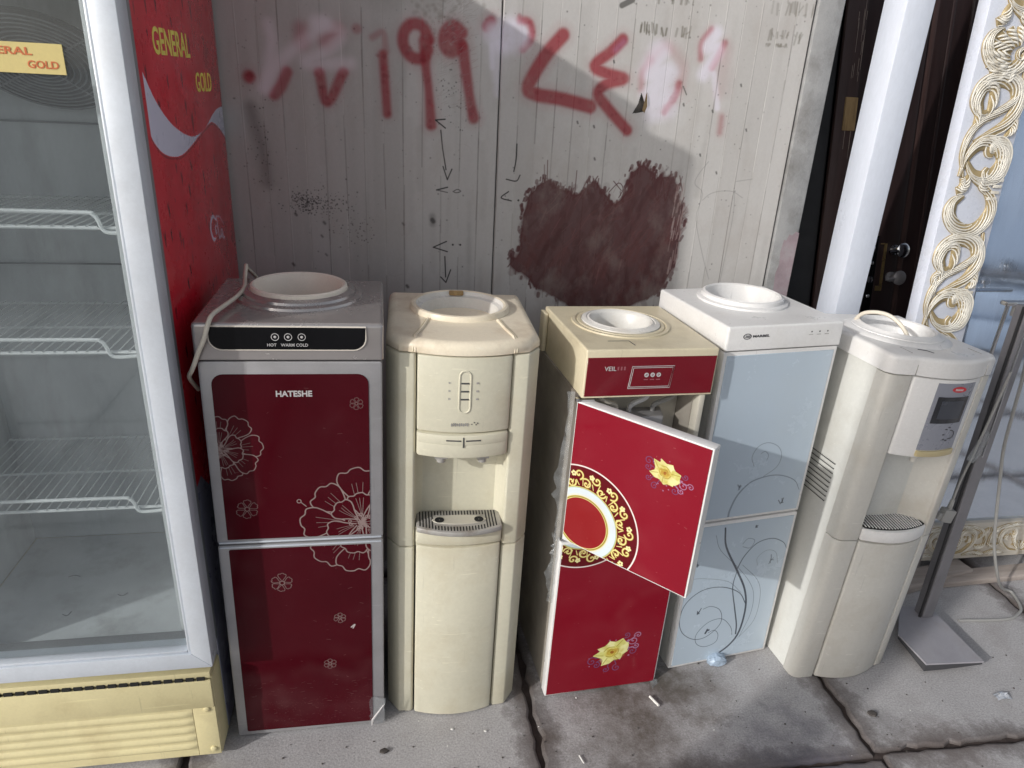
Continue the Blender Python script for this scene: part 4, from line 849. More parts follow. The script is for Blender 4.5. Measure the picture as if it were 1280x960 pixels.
hd = mk('control_head', prism(bowpoly(bow5, .0645, .2635, .06, 18), .706, .911), MT['white'], D, bevel=.005)
def curved(x0, x1, z0, z1, off, n=10):
    pts = [(x0+(x1-x0)*k/n, bow5(x0+(x1-x0)*k/n)-off) for k in range(n+1)]
    return prism(pts+[(x, y+off+.002) for x, y in reversed(pts)], z0, z1)
mk('display_panel', curved(.120,.236,.728,.902,.0012), MT['display_grey'], hd); mk('screen', curved(.130,.224,.800,.868,.0026), MT['screen'], hd); mk('screen_glass', curved(.142,.212,.812,.858,.0031), MT['display_grey'] if False else pm('lcd_grey', (.05,.055,.07), .2), hd)
mk('handle', curved(.120,.238,.711,.7265,.006), MT['gold_lever'], hd, bevel=.002)
el = [(.180+.020*math.cos(2*math.pi*k/28), .8875+.0072*math.sin(2*math.pi*k/28)) for k in range(28)]
mk('logo', prism_y(el, bow5(.18)-.0022, bow5(.18)+.004), MT['ink_red'], hd)
for k in range(6): mk('marking', box(.169+.0038*k,.1715+.0038*k,bow5(.18)-.0027,bow5(.18),.8845,.8895), MT['ink_white'], hd)
g = xf(lathe([(.0105,0),(.0105,.0006),(.0125,.0006),(.0125,0)], n=24), Matrix.Translation((.203,bow5(.203)-.0012,.768)) @ Matrix.Rotation(R(90),4,'X')); mk('dial_mark', g, MT['ink'], hd)
for x, z in ((.182,.782),(.178,.768),(.182,.755),(.190,.787),(.192,.752)): mk('marking', box(x,x+.006,bow5(x)-.0018,bow5(x),z,z+.0025), MT['ink'], hd)
mk('tap', join(box(.150,.178,.0,.055,.690,.706), lathe([(.008,.675),(.009,.692)], (.164,.012,0), 14, True, True)), MT['ivory'], D, bevel=.002)
cp5 = [(-.004,.34),(-.005,.03),(-.003,.016),(.012,.0),(.058,-.006)]+[(.066+.196*k/14, bow5(.066+.196*k/14)-.003) for k in range(15)]+[(.270,-.006),(.292,.0),(.306,.016),(.308,.03),(.307,.34)]
lid = mk('lid', shell(cp5, .9145, .960, .011, 5, hole=(.152,.175,.098)), MT['white'], D, ang=45)
mk('lid_dome', lathe([(.130,.9595),(.122,.9655),(.108,.969),(.100,.969)], (.152,.175,0), 56), MT['white'], lid); mk('bottle_seat', bowl(.090, .9655, (.152,.175), .010), MT['white'], lid)
for x in (.0625,.2665): mk('lid_seam', tube([(x,.06,.9598),(x,.02,.9595),(x,.004,.952),(x,-.0065,.94),(x,-.0075,.915)], .0013, 5), MT['grill_grey'], lid)
mk('scratch', tube([(.10,.045,.9603),(.118,.035,.9603),(.125,.02,.9598)], .0013, 5), MT['ink'], lid)
c2_ = mk('power_cable', tube(catmull([(1.205,1.62,.88),(1.196,1.61,.95),(1.203,1.585,.990),(1.232,1.535,1.000),(1.255,1.49,.972),(1.266,1.47,.92),(1.266,1.465,.87)], 8), .0052, 10), MT['cable_cream']); tag(c2_, 'cream cable looping out of the ivory dispenser bottle opening', 'cable')

# ================================================================== DISPLAY FRIDGE
F_ = thing('display_fridge', 'tall white framed glass door display fridge with red side and cream base', 'fridge', (0,0,0))
FX0, FX1, FY0, FY1, FZ = -1.03, -.395, 1.27, 1.985, 1.985
# printed red side
cs = Canvas(1.34, 2.0, .02, 2.0, 700)
cs.fill([(1.34,.02),(2.0,.02),(2.0,2.0),(1.34,2.0)], (.78,.12,.19))
for _ in range(70):
    y = RNG.uniform(1.36,1.99); z = RNG.uniform(.6,1.98); cs.stroke([(y,z),(y+RNG.normal(0,.01),z-RNG.uniform(.05,.2))], RNG.uniform(.02,.07), ((.66,.09,.15),(.84,.17,.24))[RNG.integers(2)], .25, .04)
DR = [(1.550,1.390),(1.452,1.420),(1.628,1.296),(1.719,1.263),(1.541,1.283),(1.508,1.585),(1.600,1.563),(1.683,1.583),(1.676,1.376),(1.427,1.239),(1.550,1.223),(1.557,1.155),(1.549,1.121),(1.474,1.250),(1.625,1.169),(1.522,1.102)]
DR += [(RNG.uniform(1.38,1.97), RNG.uniform(.70,1.95)) for _ in range(150)]
for y, z in DR:
    s_ = RNG.uniform(.004,.013)
    cs.fill([(y-s_*.7,z+s_*1.6),(y-s_*.1,z+s_*.5),(y+s_*.5,z+s_*1.5),(y+s_*.35,z-s_*.6),(y,z-s_*1.5),(y-s_*.3,z-s_*.5)], (.27,.05,.075), RNG.uniform(.45,.9))
for _ in range(260): cs.stroke([(RNG.uniform(1.38,1.97), RNG.uniform(.65,1.95))], RNG.uniform(.001,.0035), ((.30,.05,.08),(.82,.52,.52))[int(RNG.random() < .3)], .6)
for _ in range(30):
    y = RNG.uniform(1.4,1.95); z = RNG.uniform(.75,1.3); cs.stroke([(y,z),(y+RNG.uniform(-.08,.08),z+RNG.uniform(-.04,.04))], .001, (.80,.45,.48), .5)
top = catmull([(1.38,1.475),(1.409,1.448),(1.432,1.429),(1.470,1.406),(1.525,1.382),(1.604,1.361),(1.681,1.352),(1.778,1.362),(1.872,1.388),(1.932,1.399),(1.99,1.402)], 5)
bot = catmull([(1.38,1.372),(1.397,1.358),(1.437,1.339),(1.498,1.327),(1.570,1.325),(1.657,1.338),(1.736,1.354),(1.821,1.369),(1.863,1.370),(1.925,1.354),(1.99,1.325)], 5)
cs.fill(top+bot[::-1], (.80,.79,.86))
for o in (.004,): cs.stroke([(y,z-o) for y, z in bot], .003, (.45,.05,.10), .7, None, 0)
C_ = [(1.787,1.159),(1.760,1.170),(1.735,1.160),(1.729,1.140),(1.745,1.120),(1.765,1.118)]
cs.stroke(C_, [.006,.011,.012,.007], (.88,.80,.88), 1)
cs.stroke(spiral(1.781,1.133,.012,1.2,1.0), .006, (.86,.78,.86), 1); cs.stroke([(1.795,1.165),(1.800,1.135),(1.805,1.112),(1.815,1.114)], .007, (.86,.78,.86)); cs.stroke(spiral(1.834,1.115,.012,1.2,1.0), .006, (.86,.78,.86)); cs.stroke([(1.845,1.122),(1.848,1.103),(1.858,1.104)], .006, (.86,.78,.86)); cs.stroke([(1.800,1.164),(1.83,1.157),(1.86,1.137)], .004, (.86,.78,.86), .8)
cs.stroke([(1.739,1.19),(1.70,1.10),(1.671,1.015)], .0015, (.78,.52,.55), .7)
# lower part of the wrap: grey blue splash print
sp = [(1.34,.02),(2.0,.02),(2.0,.52),(1.85,.56),(1.70,.60),(1.60,.60),(1.52,.66),(1.45,.64),(1.40,.69),(1.34,.68)]
cs.fill(sp, (.52,.53,.60))
for _ in range(90):
    y = RNG.uniform(1.36,1.98); z = RNG.uniform(.04,.62); cs.stroke([(y,z),(y+RNG.normal(0,.03),z-RNG.uniform(.02,.10)),(y+RNG.normal(0,.02),z-RNG.uniform(.08,.16))], RNG.uniform(.006,.03), ((.30,.28,.42),(.72,.73,.80),(.22,.20,.32))[RNG.integers(3)], .5, .01)
MT['red_side'] = pm('red_printed_side', srgb(150,30,42), .30, 0, .05, 3, .03, 20, coat=.25, img=cs.image('fridge_wrap'), fine=.0)
mk('side_panel', box(-.417,-.400,1.355,FY1,.02,FZ), MT['red_side'], F_, bevel=.003, uv=(1,2,1.34,2.0,.02,2.0))
mk('side_panel', box(FX0,-1.012,1.355,FY1,.02,FZ), MT['red_side'], F_, bevel=.003)
mk('top_panel', box(-1.0115,-.4175,1.355,FY1,1.955,FZ), MT['alu'], F_); mk('back_panel', box(-1.0115,-.4175,1.95,FY1-.002,.02,1.954), MT['side_grey'], F_)
text('lettering', 'GENERAL', MT['ink_yellow'], F_, (1.462,1.718,1.503,1.549), lambda u, v, w: (-.400+w, u, v), .014)
text('lettering', 'GOLD', MT['ink_yellow'], F_, (1.742,1.888,1.437,1.477), lambda u, v, w: (-.400+w, u, v), .014)
for dy, dz in ((-.006,-.004),): pass
ln = mk('inner_liner', join(box(-.985,-.945,1.36,1.78,.30,1.95), box(-.475,-.44,1.36,1.78,.30,1.95), box(-.985,-.44,1.781,1.80,.30,1.95), box(-.944,-.476,1.36,1.7805,.26,.302), box(-.944,-.476,1.36,1.7805,1.60,1.95)), MT['liner'], F_, bevel=.003)
mk('liner_fold', join(box(-.944,-.476,1.776,1.7805,1.360,1.364), box(-.944,-.476,1.776,1.7805,1.05,1.053)), MT['gasket'], F_)
for _k, (x, y) in enumerate(((-.80,1.60),(-.66,1.52),(-.76,1.46))):
    mk('scuff', tube(catmull([(x,y,.3024),(x+.012,y-.006*(1 if _k else -1),.3024),(x+.028-.006*_k,y+.004*_k,.3024)], 5), .0011, 5), MT['dark_wire'], F_)
# fan guard at the top of the back wall
fg = mk('fan_hub', lathe([(.022,0),(.022,.006),(.003,.010)], n=24, cap0=True, cap1=True), MT['dark_wire'], F_)
gm = Matrix.Translation((-.665,1.655,1.475)) @ Matrix.Rotation(R(141),4,'X')
fg.matrix_local = gm
rings_ = []
for k in range(11):
    r_ = .026+.0105*k; rings_.append(loft([[(r_*math.cos(a)+q*math.cos(a), r_*math.sin(a)+q*math.sin(a), h) for q, h in ((-.0017,0),(0,.002),(.0017,0),(0,-.002))] for a in [2*math.pi*i/48 for i in range(49)]], False, False))
for k in range(4): rings_.append(tube([(.13*math.cos(k*math.pi/2+.6), .13*math.sin(k*math.pi/2+.6), -.002),(.02*math.cos(k*math.pi/2+.6), .02*math.sin(k*math.pi/2+.6), -.002)], .002, 5))
g_ = mk('fan_guard', join(*rings_), MT['gasket'], F_); g_.matrix_local = gm
fd = mk('fan_plate', lathe([(.140,-.004),(.137,-.012),(.001,-.012)], n=40, cap1=True), MT['black'], F_); fd.matrix_local = gm
# wire shelves
for z, xr in ((1.205,-.520),(.962,-.545),(.607,-.545)):
    ws = [tube([(-.942,1.42,z),(-.478,1.42,z)], .0036, 7), tube([(-.942,1.76,z),(-.478,1.76,z)], .003, 6), tube([(-.942,1.59,z-.004),(-.478,1.59,z-.004)], .003, 6)]
    for k in range(24): ws.append(tube([(-.935+.0195*k,1.415,z+.0036),(-.935+.0195*k,1.765,z+.0036)], .0013, 5))
    sh = mk('shelf', join(*ws), MT['wire'], F_)
    mk('front_rail', tube(catmull([(-.942,1.412,z+.030),(-.75,1.412,z+.030),(xr-.03,1.412,z+.029),(xr-.008,1.412,z+.026),(xr,1.412,z+.016),(xr+.004,1.412,z+.002),(xr+.012,1.412,z-.006),(xr+.03,1.412,z-.007),(-.479,1.412,z-.004)], 6), .0038, 8), MT['wire'], sh)
# base unit
BY = 1.285
b = mk('base_box', box(FX0,-.402,BY+.004,FY1-.01,.012,.245), MT['base_cream'], F_, bevel=.004)
rib = [(.012,0),(.148,0)]
prof = [(BY,.014),(BY,.030)]
def ribs(amp):
    P_ = [(BY,.014),(BY,.030)]
    for k in range(5):
        z = .034+.0245*k
        for q in range(9): P_.append((BY-amp*math.sin(math.pi*q/8), z+.019*q/8))
    return P_+[(BY,.160),(BY+.0035,.160),(BY+.0035,.014)]
fpn = mk('ribbed_front', loft([[(x,y,z) for y, z in reversed(ribs(a_))] for x, a_ in ((-1.028,.0045),(-.475,.0045),(-.462,.003),(-.4535,.0002))]), MT['base_cream'], F_, ang=30, fix=True)
mk('front_frame', prism_y([(-.4525,.014),(-.404,.014),(-.404,.160),(-.4525,.160)], BY-.0005, BY+.0035), MT['base_cream'], F_, bevel=.001); mk('front_band', box(FX0+.001,-.404,BY-.0042,BY+.0035,.1605,.2405), MT['base_cream'], F_, bevel=.003)
vs = mk('vent_strip', box(FX0+.002,-.404,BY-.002,BY+.05,.2455,.262), MT['base_cream'], F_, bevel=.002)
for k in range(27):
    x = -1.02+.0226*k
    mk('vent_slot', box(x,x+.0165,BY-.0045,BY+.001,.2415,.2505), MT['dark_hole'], vs)
for x, z in ((-.419,.032),(-.422,.155)): mk('screw_head', xf(lathe([(.0075,0),(.007,.003),(.004,.005)], n=16, cap0=True, cap1=True), Matrix.Translation((x,BY-.0005,z)) @ Matrix.Rotation(R(90),4,'X')), MT['base_cream'], F_)
mk('bent_flange', prism_y([(-.4015,.05),(-.398,.03),(-.386,.06),(-.3985,.10)], 1.50, 1.502), MT['ink_white'], F_)
# door
DZ0, DZ1 = .288, 1.95
door = bpy.data.objects.new('door', None); COL.objects.link(door); door.parent = F_
def profile_bar(a, b2, wv, name, mit):   # mitred aluminium bar with a stepped face
    return mk(name, (a, b2), MT['alu'], door, bevel=.0015)
fw_ = .040
def mitre(side):
    x0, x1, z0, z1 = FX0, FX1+.003, DZ0, DZ1
    if side == 'r': q = [(x1,z0),(x1,z1),(x1-fw_,z1-fw_),(x1-fw_,z0+fw_)]
    if side == 'l': q = [(x0,z1),(x0,z0),(x0+fw_,z0+fw_),(x0+fw_,z1-fw_)]
    if side == 'b': q = [(x0,z0),(x1,z0),(x1-fw_,z0+fw_),(x0+fw_,z0+fw_)]
    if side == 't': q = [(x1,z1),(x0,z1),(x0+fw_,z1-fw_),(x1-fw_,z1-fw_)]
    c = (sum(p[0] for p in q)/4, sum(p[1] for p in q)/4)
    return [(x+(c[0]-x)*.0006, z+(c[1]-z)*.0006) for x, z in q]
for s_ in 'rlbt': mk('stile' if s_ in 'rl' else 'rail', prism_y(mitre(s_), FY0, 1.322), MT['alu'], door, bevel=.0016)
gx0, gx1, gz0, gz1 = FX0+fw_, FX1+.003-fw_, DZ0+fw_, DZ1-fw_
for q in ((gx1-.007,gx1-.0005,gz0,gz1),(gx0+.0005,gx0+.007,gz0,gz1),(gx0+.0075,gx1-.0075,gz0+.0005,gz0+.007),(gx0+.0075,gx1-.0075,gz1-.007,gz1-.0005)):
    mk('glazing_bead', box(q[0],q[1],FY0+.004,FY0+.022,q[2],q[3]), MT['alu'], door, bevel=.0025)
mk('glass_pane', box(gx0+.0072,gx1-.0072,FY0+.0225,FY0+.0265,gz0+.0072,gz1-.0072), MT['pane'], door, smooth=False)
mk('gasket', join(box(gx1-.004,FX1-.002,1.3225,1.354,DZ0+.012,DZ1-.01), box(FX0+.01,gx0,1.3225,1.354,DZ0+.012,DZ1-.01), box(gx0+.001,gx1-.005,1.3225,1.354,DZ0+.012,gz0-.006)), MT['gasket'], door, bevel=.002)
stk = mk('sticker', box(-.664,-.484,FY0+.0205,FY0+.0222,1.464,1.507), MT['yellow_card'], door)
text('lettering', 'GENERAL', MT['ink_orange'], stk, (-.621,-.527,1.4895,1.5005), lambda u, v, w: (u, FY0+.0204-w, v), .02)
text('lettering', 'GOLD', MT['ink_orange'], stk, (-.536,-.4925,1.4715,1.4825), lambda u, v, w: (u, FY0+.0204-w, v), .02)

# ================================================================== CARVED MIRROR
K = .056
MT['frame_beige'] = pm('aged_beige_frame_paint', (.50,.46,.40), .45, 0, .12, 14, .15, 60, dirt=(.30,.22,.12), dirt_amt=.6, dscale=18)
MI = thing('carved_mirror', 'large leaning mirror in white frame with gilded carved scrolls', 'mirror', (1.56,1.775,.034), (-math.atan(K),0,0))
MW, MH, BL, BB = 1.30, 2.05, .180, .140
def fbar(q): return prism_y(q, 0, .045)
for nm, q in (('frame_bar',[(0,0),(BL,BB),(BL,MH-BL),(0,MH)]),('frame_bar',[(0,0),(MW,0),(MW-BL,BB),(BL,BB)]),('frame_bar',[(MW,0),(MW,MH),(MW-BL,MH-BL),(MW-BL,BB)]),('frame_bar',[(0,MH),(BL,MH-BL),(MW-BL,MH-BL),(MW,MH)])):
    mk(nm, fbar(q), MT['frame_beige'] if q[1] == (MW,0) and q[0] == (0,0) else MT['frame_white'], MI, bevel=.003)
MT['mirror'] = pm('bluish_mirror', (.66,.73,.83), .06, .93, .06, 3, .10, 4, rvar=.03, fine=0., stretch=(2,2,.5), dirt=(.70,.74,.80), dirt_amt=.35, dscale=4)
mk('mirror_glass', box(BL-.012,MW-BL+.012,.018,.024,BB-.012,MH-BL+.012), MT['mirror'], MI, smooth=False)
def scroll(path, width, n=5, h=.011, ends=(.25,.35)):
    """a carved acanthus scroll: a raised gold bed with parallel fluted ridges following the path"""
    P = [Vector((x, y, 0)) for x, y in catmull(path, 7)]; m = len(P); bed = []; rid = []
    T = [(P[min(i+1,m-1)]-P[max(i-1,0)]).normalized() for i in range(m)]; N = [Vector((-t.y, t.x, 0)) for t in T]
    def wd(i):
        t = i/(m-1); return width*min(1, ends[0]+t*4*(1-ends[0])) * min(1, ends[1]+(1-t)*3.2*(1-ends[1]))
    bv = []
    for i in range(m):
        w_ = wd(i)*.55
        bv.append([tuple(P[i]+N[i]*(w_*c)+Vector((0,0,z*h))) for c, z in ((-1.05,-.05),(-.95,.42),(-.4,.6),(.4,.6),(.95,.42),(1.05,-.05))])
    bed = loft(bv)
    sg = 1 if sum((T[i].x*T[i+1].y-T[i].y*T[i+1].x) for i in range(m-1)) > 0 else -1      # outer side of the curl
    for o in (.50*-sg,):        # continuous outer rib
        pts = [P[i]+N[i]*(o*wd(i))+Vector((0,0,h*.50)) for i in range(m)]; rid.append(tube(pts, [max(.0008, wd(i)*.075) for i in range(m)], 6))
    nf = max(4, int(n*1.9)); Lf = .42
    for k in range(nf):
        t0 = (k/(nf-1))*(1-Lf*.8)-.04; pts = []; rs = []
        for q in range(15):
            u = q/14; t = min(1, max(0, t0+u*Lf)); i = min(m-1, int(t*(m-1))); o = -sg*(.40-.92*(u**1.5))
            pts.append(P[i]+(P[min(i+1,m-1)]-P[i])*(t*(m-1)-i)+N[i]*(o*wd(i))+Vector((0,0,h*(.45+.40*math.sin(math.pi*min(1,u*1.15))**.7))))
            rs.append(wd(i)/n*.38*(.30+.70*math.sin(math.pi*(.12+.80*u))))
        cl = [pts[0]]; cr = [rs[0]]
        for a, b_ in zip(pts[1:], rs[1:]):
            if (a-cl[-1]).length > 1e-4: cl.append(a); cr.append(b_)
        if len(cl) > 3: rid.append(tube(cl, cr, 6))
    return bed, join(*rid)
FM = Matrix(((1,0,0,0),(0,0,-1,0),(0,1,0,0),(0,0,0,1)))   # frame plane (u, v, out) -> local
def carve(path, width, n=5, parent=MI, M_=None, h=.011, ends=(.25,.35)):
    b_, r_ = scroll([(x-1.56, (z-.034)*1.0016) for x, z in path] if M_ is None else path, width, n, h, ends)
    if M_ is not None: b_ = xf(b_, M_); r_ = xf(r_, M_)
    o = mk('carving', xf(b_, FM), MT['gold'], parent, ang=70); mk('ridges', xf(r_, FM), MT['carve'], o, ang=70); return o
S1 = [(1.618,1.256),(1.604,1.249),(1.588,1.235),(1.586,1.205),(1.611,1.174),(1.652,1.159),(1.688,1.170),(1.712,1.202),(1.713,1.239),(1.687,1.274),(1.640,1.302)]
S2 = [(1.626,1.052),(1.612,1.047),(1.600,1.055),(1.588,1.079),(1.595,1.111),(1.622,1.130),(1.661,1.135),(1.697,1.121),(1.713,1.091),(1.712,1.053),(1.691,1.020),(1.655,.997),(1.609,.970)]
S3 = [(1.588,.880),(1.600,.932),(1.628,.966),(1.668,.972),(1.704,.950),(1.718,.919),(1.710,.887),(1.686,.875),(1.667,.888),(1.672,.906)]
C0 = [(1.600,1.310),(1.582,1.364),(1.590,1.417),(1.616,1.455),(1.665,1.483),(1.702,1.512),(1.716,1.552),(1.712,1.587)]
C1 = [(1.597,1.356),(1.631,1.318),(1.679,1.308),(1.712,1.337),(1.716,1.375),(1.697,1.398),(1.668,1.396),(1.664,1.376),(1.678,1.370)]
for z_off in (0, -.43, .43):
    for p_, w_, n_ in ((S1,.036,5),(S2,.038,5),(S3,.036,5),(C0,.020,4),(C1,.040,6)):
        q = [(x, z+z_off) for x, z in p_]
        if max(z for _, z in q) < 1.95 and min(z for _, z in q) > .20: carve(q, w_, n_)
def leaf(pts, w_, zo=0): carve([(x, z+zo) for x, z in pts], w_, 3, ends=(.2,.8))
for zo in (0,-.43):
    for pts, w_ in (([(1.597,.972),(1.594,1.0),(1.586,1.02),(1.596,1.034),(1.608,1.034)],.018),([(1.627,1.470),(1.638,1.505),(1.632,1.540),(1.610,1.552),(1.590,1.546)],.024),([(1.596,1.43),(1.602,1.462),(1.595,1.488),(1.588,1.50)],.016),([(1.597,1.272),(1.604,1.292),(1.598,1.308)],.014),([(1.615,1.745),(1.612,1.712),(1.590,1.700)],.024),([(1.66,1.76),(1.668,1.72),(1.690,1.70)],.022),([(1.700,1.42),(1.722,1.44),(1.718,1.47)],.018)):
        if zo == 0 or max(z for _, z in pts)+zo > .25: leaf(pts, w_, zo)
for zo in (0, .62):   # shells
    for k in range(9):
        a = R(95+170*k/8); cx, cz = 1.676, 1.626+zo
        if cz > 1.95: continue
        carve([(cx+.022*math.cos(a), cz+.022*math.sin(a)),(cx+.06*math.cos(a), cz+.048*math.sin(a)),(cx+.094*math.cos(a), cz+.070*math.sin(a))], .019, 2, ends=(.3,1.0))
    if zo == 0: carve(spiral(1.690,1.626,.020,0,1.3), .010, 2)
for zc in (.99, 1.28, .70, .42):
    for k in range(4): mk('carved_bar', xf(box(1.692-1.56+.006*k,1.724-1.56+.003*k,zc-.034-.03+.017*k,zc-.034-.03+.017*k+.009,.0,.007), FM), MT['carve'], MI, bevel=.002)
for x0 in (.20,.48,.76):    # bottom border: mirrored pairs of scrolls round a palmette
    for sg in (1,-1):
        Mb = Matrix.Translation((x0+.14, .068, 0)) @ Matrix.Diagonal((sg,1,1,1))
        for p_, w_, n_ in (([(.012,-.045),(.05,-.035),(.085,.0),(.080,.035),(.050,.045),(.032,.028),(.042,.014),(.052,.022)],.016,4),([(.02,.052),(.06,.058),(.105,.045),(.128,.015),(.132,-.02)],.013,3),([(.055,-.052),(.095,-.045),(.125,-.055)],.013,3),([(.015,-.02),(.03,.0),(.028,.03)],.012,3),([(.098,.012),(.118,.030),(.136,.052)],.014,3),([(.092,-.012),(.112,-.022),(.136,-.012)],.014,3),([(.10,-.035),(.118,-.046),(.138,-.048)],.012,3),([(.055,.0),(.068,.008),(.060,.022)],.010,2),([(.004,.058),(.03,.062),(.055,.060)],.010,2)):
            carve(p_, w_, n_, M_=Mb, h=.009)
    for k in range(5):
        a = R(50+20*k); carve([(x0+.14+.010*math.cos(a), .02+.010*math.sin(a)),(x0+.14+.045*math.cos(a), .02+.040*math.sin(a))], .014, 2, M_=Matrix.Identity(4), h=.009, ends=(.4,1.))
tag(mk('wood_plank', xf(box(-.22,.22,-.035,.035,0,.032), Matrix.Translation((1.74,1.705,.0)) @ Matrix.Rotation(R(12),4,'Z')), MT['plank'], bevel=.003), 'short grey plank end on the slab left under the carved mirror', 'plank')
tag(mk('wood_plank', xf(box(-.75,.75,-.03,.03,0,.022), Matrix.Translation((2.35,1.72,.0)) @ Matrix.Rotation(R(2),4,'Z')), MT['plank'], bevel=.003), 'long pale plank on the ground along the mirror frame', 'plank')

# ================================================================== METAL STAND, RACK, CABLES
ST = thing('metal_stand', 'grey steel pole on a raised flat base plate beside the ivory dispenser', 'stand', (1.613,1.52,0))
mk('pole', join(xf(box(-.019,.019,-.019,.019,.040,1.03), Matrix.Identity(4))), MT['grey_metal'], ST, bevel=.004)
mk('edge_rod', tube([(-.0225,-.012,.03),(-.0225,-.012,1.03)], .0042, 8), MT['black'], ST); mk('edge_rod', tube([(-.005,-.0205,.60),(-.005,-.0205,1.03)], .0028, 6), MT['chrome'], ST)
pz = [(1.471,1.445),(1.473,1.326),(1.649,1.316),(1.655,1.545),(1.56,1.56)]
pg = prism([(x-1.613,y-1.52) for x, y in pz], .036, .041); mk('base_plate', pg, MT['plate'], ST, fix=True, smooth=False)
mk('plate_skirt', ([(x-1.613,y-1.52,z) for x, y, z in ((1.472,1.444,.0357),(1.474,1.3275,.0357),(1.648,1.3175,.0357),(1.474,1.3275,.012),(1.472,1.444,.026),(1.648,1.3175,.028),(1.53,1.326,.013),(1.50,1.37,.016))], [(0,4,3,1),(1,3,6,5,2)]), MT['plate_edge'], ST, smooth=False)
for x, y in ((1.53,1.40),(1.63,1.40),(1.58,1.53)): mk('foot', box(x-1.613-.012,x-1.613+.012,y-1.52-.012,y-1.52+.012,.0005,.0355), MT['black'], ST)
RK = thing('chrome_rack', 'chrome tube rack top with knob behind the ivory dispenser', 'rack', (1.83,1.75,0))
mk('top_bar', box(-.060,.14,-.014,.014,.962,.976), MT['chrome'], RK, bevel=.004)
for x0, x1 in ((-.042,-.062),(.012,-.012)): mk('tube', tube([(x1,0,.0),(x0,0,.962)], .0055, 10), MT['chrome'], RK)
mk('knob', lathe([(.004,.975),(.004,.984),(.013,.988),(.015,.998),(.008,1.006),(.001,1.008)], (.045,0,0), 18), MT['chrome'], RK)
mk('clip', join(box(-.020,-.008,-.006,.006,.930,.9615), box(-.004,.004,-.008,.008,.935,.9615)), MT['grill_grey'], RK)
c3 = mk('power_cable', tube(catmull([(1.70,1.62,1.06),(1.716,1.585,.93),(1.736,1.58,.82),(1.746,1.58,.71),(1.758,1.58,.581),(1.784,1.58,.473),(1.813,1.58,.359),(1.847,1.58,.24),(1.905,1.585,.12),(1.985,1.62,.03),(2.035,1.622,.0048),(2.005,1.553,.0045),(1.967,1.523,.0045),(1.903,1.505,.0045),(1.746,1.516,.0045)], 6), .0046, 8), MT['cable_grey']); tag(c3, 'thin grey cable hanging before the mirror and curling on the ground', 'cable')
pc = thing('plug_cable', 'grey mains plug hanging on its cord beside the steel pole', 'cable', (0,0,0))
mk('cord', tube(catmull([(1.592,1.485,.86),(1.584,1.49,.74),(1.574,1.495,.62),(1.566,1.50,.53),(1.562,1.50,.465)], 6), .0034, 8), MT['cable_grey'], pc)
mk('plug', join(xf(box(-.018,.018,-.012,.012,-.022,.018), Matrix.Translation((1.556,1.50,.418)) @ Matrix.Rotation(R(12),4,'Y')), tube([(1.562,1.50,.468),(1.559,1.50,.432)], [.006,.008], 8), xf(box(-.030,-.017,-.008,.008,-.018,.004), Matrix.Translation((1.556,1.50,.418)) @ Matrix.Rotation(R(12),4,'Y'))), MT['cable_grey'], pc, bevel=.003)
tg = mk('plastic_tag', xf(prism_y([(-.012,-.045),(.006,-.05),(.014,-.02),(.010,.035),(-.002,.05),(-.010,.02)], -.004, .004), Matrix.Translation((1.578,1.49,.640)) @ Matrix.Rotation(R(14),4,'Y')), MT['clear']); tag(tg, 'clear plastic sleeve dangling beside the steel pole', 'plastic sleeve')

# ================================================================== LITTER ON THE SLABS
def crumple(name, x, y, sx, sy, h, mat, label, cat, n=7, seed=1):
    rr = random.Random(seed); V = []; F = []
    for i in range(n):
        for j in range(n):
            u, v = i/(n-1)-.5, j/(n-1)-.5; V.append((x+u*sx+rr.uniform(-.1,.1)*sx/2, y+v*sy+rr.uniform(-.1,.1)*sy/2, .003+h*max(0, 1-2.4*(u*u+v*v))*rr.uniform(.35,1)))
    for i in range(n-1):
        for j in range(n-1): F.append((i*n+j, (i+1)*n+j, (i+1)*n+j+1, i*n+j+1))
    return tag(mk(name, (V, F), mat, smooth=False), label, cat)
rr = random.Random(12); wr = []
for z, q in ((.001,.8),(.006,1.0),(.014,1.02),(.022,.88),(.027,.5)): wr.append([(.897+.027*q*(abs(math.cos(a))**.6*math.copysign(1,math.cos(a)))+rr.uniform(-.0025,.0025), 1.437+.017*q*(abs(math.sin(a))**.6*math.copysign(1,math.sin(a)))+rr.uniform(-.0025,.0025), z+rr.uniform(-.002,.002)*(z > .002)) for a in [2*math.pi*k/16+.01 for k in range(16)]])
tag(mk('candy_wrapper', loft(wr), MT['blue_wrap'], smooth=False), 'crumpled blue wrapper on the slab before the frosted glass dispenser', 'wrapper')
crumple('foil_scrap', 1.640, 1.226, .045, .025, .016, MT['foil'], 'shiny clear foil scrap on the ground far right', 'litter', 6, 5)
def pebble(x, y, r_, mat, label, cat, seed, group=None):
    rr = random.Random(seed); n = 9; P = []
    for (q, z) in ((.7,0),(1,.35),(.75,.75),(.3,.95)): P.append([(x+r_*q*rr.uniform(.75,1.2)*1.4*math.cos(2*math.pi*k/n), y+r_*q*rr.uniform(.75,1.2)*math.sin(2*math.pi*k/n), .0005+r_*z*.8) for k in range(n)])
    return tag(mk(cat.replace(' ', '_') if False else 'pebble', loft(P), mat, ang=30), label, 'pebble', group)
pebble(-.032, 1.254, .0085, MT['stone'], 'dark pebble on the slab before the silver red dispenser', 'pebble', 1)
pebble(1.237, 1.215, .010, MT['stone'], 'dark pebble right of the joint below the ivory dispenser', 'pebble', 2)
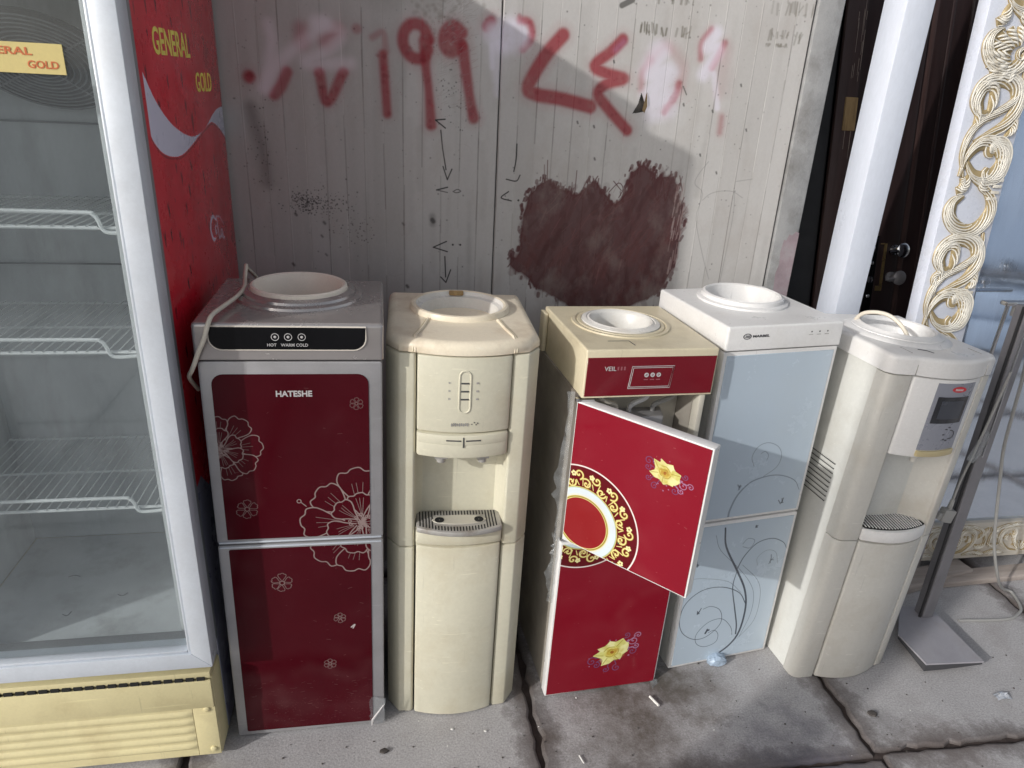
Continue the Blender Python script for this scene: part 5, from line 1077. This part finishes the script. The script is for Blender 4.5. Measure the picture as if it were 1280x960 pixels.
def specks(n_, lo, hi, seed):
    rr = random.Random(seed); gs = []
    for _ in range(n_):
        x = rr.uniform(-.35,1.9); y = rr.uniform(1.02,1.5); r_ = rr.uniform(lo, hi); q = rr.uniform(0,6)
        gs.append(loft([[(x+r_*k_*rr.uniform(.7,1.3)*math.cos(q+2*math.pi*k/6), y+r_*k_*rr.uniform(.6,1.1)*math.sin(q+2*math.pi*k/6), .0003+r_*z) for k in range(6)] for k_, z in ((1,0),(.9,.4),(.4,.75))]))
    return join(*gs)
tag(mk('grit', specks(150, .0009, .0030, 3), MT['stone']), 'dark grit scattered over the concrete slabs', 'grit', kind='stuff')
tag(mk('chippings', specks(22, .0010, .0026, 4), MT['pale_chip']), 'pale chippings scattered over the concrete slabs', 'chippings', kind='stuff')
for k, (x, y) in enumerate(((.135,1.299),(.217,1.284))): pebble(x, y, .0032, MT['pale_chip'], ('pale chip before the bowed cream dispenser, larger and left of two', 'pale chip before the bowed cream dispenser, smaller and right of two')[k], 'pebble', 90+k)
tag(mk('cigarette_butt', tube([(.664,1.338,.005),(.678,1.305,.005)], .0035, 8), MT['pale_chip']), 'white straw piece on the slab before the open red dispenser', 'litter')
tag(mk('matchstick', tube([(.432,1.185,.003),(.438,1.163,.003)], .0018, 6), MT['pale_chip']), 'thin white splinter right of the left slab joint', 'litter')

# added unseen pole left behind the camera, placed to shade the ivory dispenser
pl_x = -1.6; pl_y = .648+.579*pl_x
sp_ = thing('shade_pole', 'added grey steel pole outside the view, left behind the camera, shading the ivory dispenser', 'pole', (pl_x, pl_y, 0))
mk('shaft', lathe([(.105,.0),(.105,.05),(.098,.06),(.092,4.2),(.08,4.22)], n=24, cap0=True, cap1=True), MT['grey_metal'], sp_); mk('base_flange', lathe([(.13,.0),(.13,.012),(.072,.016)], n=24, cap0=True, cap1=True), MT['grey_metal'], sp_)

# added plastic-wrapped furniture, out of view behind the camera, to fill the mirror's reflection
MT['wrap_blue'] = pm('pale_blue_plastic_wrap', (.46,.54,.66), .22, 0, .22, 2.5, .9, 9, coat=.6, stretch=(4,4,.6), fine=0)
WB = thing('wrapped_bed', 'added pale blue plastic wrapped bed outside the view, right of the camera, for the mirror', 'bed', (4.95,-1.35,0), (0,0,R(45+180)))
mk('headboard', box(-1.3,1.3,.45,.55,.0,2.3), MT['wrap_blue'], WB, bevel=.03, seg=3)
mk('mattress', box(-1.2,1.2,-.25,.44,.28,.50), MT['wrap_blue'], WB, bevel=.05, seg=3); mk('bed_base', box(-1.22,1.22,-.28,.445,.04,.27), MT['wrap_blue'], WB, bevel=.01)
mk('metal_ledge', box(-1.25,1.25,.36,.445,.575,.62), MT['grey_metal'], WB, bevel=.01); mk('bright_rail', box(-1.25,1.25,.35,.44,.53,.555), MT['chrome'], WB, bevel=.008)
for k in range(7): mk('ornament', lathe([(.02,.621),(.05,.64),(.03,.66),(.055,.69),(.02,.72),(.002,.725)], (-.9+.3*k,.40,0), 12), MT['chrome'], WB)
for x in (-1.1,1.1):
    mk('leg', box(x-.04,x+.04,-.2,-.12,.0,.039), MT['black'], WB)
